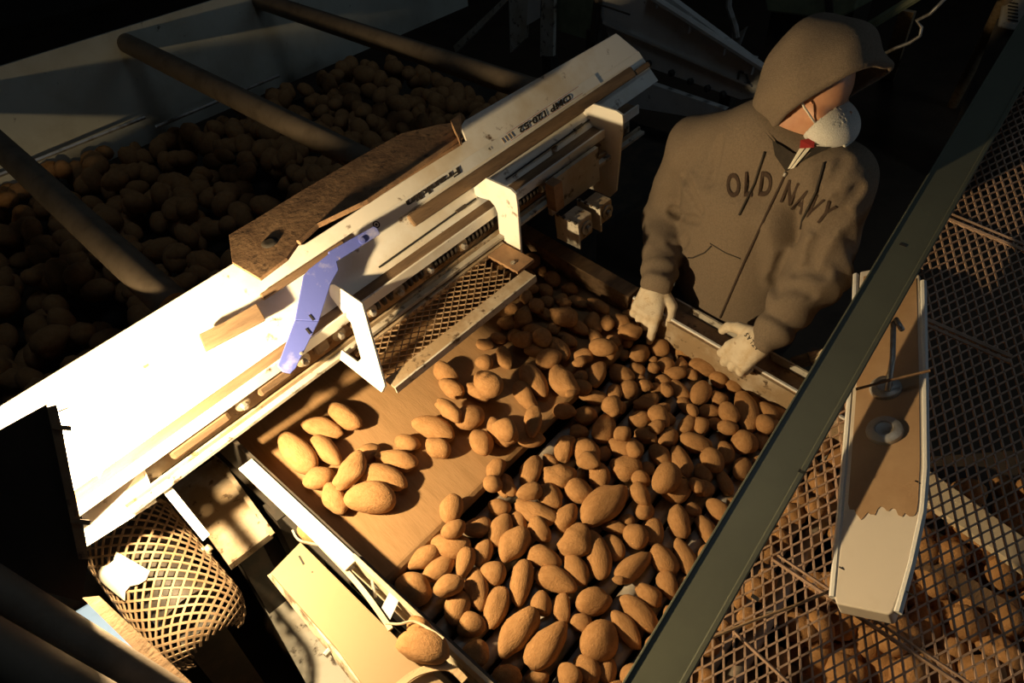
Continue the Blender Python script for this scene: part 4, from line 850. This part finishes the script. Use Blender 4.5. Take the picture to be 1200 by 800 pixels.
# dust mask, valve and strap
MC = HC + ffw * .068 - fup * .034
def mask(P_):
    d = ellip(P_, MC, (ffw, flat, fup), (.062, .064, .047)); d = np.abs(d + .002) - .0025
    return np.maximum(d, -((P_ - MC) @ nrm(ffw - .15 * fup) + .010))
mo, MV_, MF_ = sdf_part('dust_mask', mask, MC - .085, MC + .085, .0032, 'mask', ps, 1)
vc = MC + ffw * .059 - fup * .010 - flat * .012; vn = nrm(ffw * .9 - fup * .35)
vv = MB().cbox(vc, flat * .028, np.cross(vn, flat) * .020, vn * .008).build('valve', 'strap', mo, bevel=.004)
for s in (-1, 1): MB().cbox(vc + flat * .006 * s, flat * .005, np.cross(vn, flat) * .009, vn * .0095).build('valve_slot', 'black', vv)
for s in (-1, 1):
    MB().tube([MC + flat * .055 * s + fup * .012 - ffw * .003, HC + flat * .080 * s + ffw * .03 + fup * .005, HC + flat * .088 * s - ffw * .01 + fup * .03], .0022, 6).build('mask_strap', 'strap', mo, smooth=True)
# gloves
def glove(name, wr_, d_, n_, th_side, curls, spread, scale=1.0, thumb=(.6, .4)):
    d_ = nrm(d_); n_ = nrm(np.array(n_) - np.dot(n_, d_) * d_); s_ = np.cross(d_, n_) * th_side       # s_: towards the thumb
    kn = []; segs = [(wr_ - d_ * .02, wr_ + d_ * .03, .030, .030)]
    for i in range(4):
        off = (.030 - .020 * i) * scale; k0 = wr_ + d_ * (.092 - .006 * abs(i - 1)) * scale + s_ * off + n_ * .004
        segs.append((wr_ + d_ * .03 + s_ * off * .6, k0, .019, .0145)); dirv = nrm(d_ + s_ * spread[i]); p = k0; cu = 0
        for j, ln in enumerate((.040, .026, .020)):
            cu += curls[i][j]; dv = nrm(math.cos(cu) * dirv - math.sin(cu) * n_); q = p + dv * ln * scale * (1, 1.08, 1, .82)[i]; segs.append((p, q, .0125 - .001 * j, .0118 - .001 * j)); p = q
    p = wr_ + d_ * .025 * scale + s_ * .026; q = p + nrm(d_ * .55 + s_ * .75 - n_ * .2) * .04 * scale; r = q + nrm(d_ * thumb[0] + s_ * thumb[1] - n_ * .35) * .032 * scale; t = r + nrm(d_ * 1. + s_ * (thumb[1] - .4) - n_ * .5) * .024 * scale
    segs += [(p, q, .018, .0145), (q, r, .0135, .0125), (r, t, .0125, .011)]
    def fn(P_):
        x = None
        for i, (a, b, ra, rb) in enumerate(segs):
            c = cone(P_, a, b, ra, rb); x = c if x is None else smin(x, c, .012 if i in (0, 1, 5, 9, 13) else .0035)
        return x
    A = np.array([s[0] for s in segs] + [s[1] for s in segs])
    o, V, Fc = sdf_part(name, fn, A.min(0) - .035, A.max(0) + .035, .0034, 'glove', ps, 1)
    return o, BVHTree.FromPolygons([Vector(v) for v in V], Fc)
vwR = -ray(765, 350); vwL = -ray(880, 412)
RH = pX(759, 362, 1.195) - RW
g1_, t1_ = glove('glove', RW + nrm(RH) * .012, RH, vwR + np.array([0, 0, .3]), 1 if np.dot(np.cross(nrm(RH), vwR), RM @ [1, 0, 0]) > 0 else -1, ((.25, .3, .2), (.7, .8, .5), (.85, .9, .5), (.9, .9, .5)), (.05, .0, -.06, -.14), .92, (.9, .15))
LH = pX(860, 420, 1.195) - LW
g2_, t2_ = glove('glove', LW + nrm(LH) * .012, LH, vwL + np.array([0, 0, .5]), 1 if np.dot(np.cross(nrm(LH), vwL), RM @ [-.6, -.8, 0]) > 0 else -1, ((.55, .8, .6), (.6, .9, .6), (.65, .9, .6), (.7, .9, .6)), (.08, .0, -.06, -.12), .98, (.7, .6))
for k, ch in enumerate('ATLAS'): chest_text(ch, 887 - k * 3.1, 408 - k * 4, 231, 5.5, .8, t2_, 'ink', g2_, 'lettering', .0012)
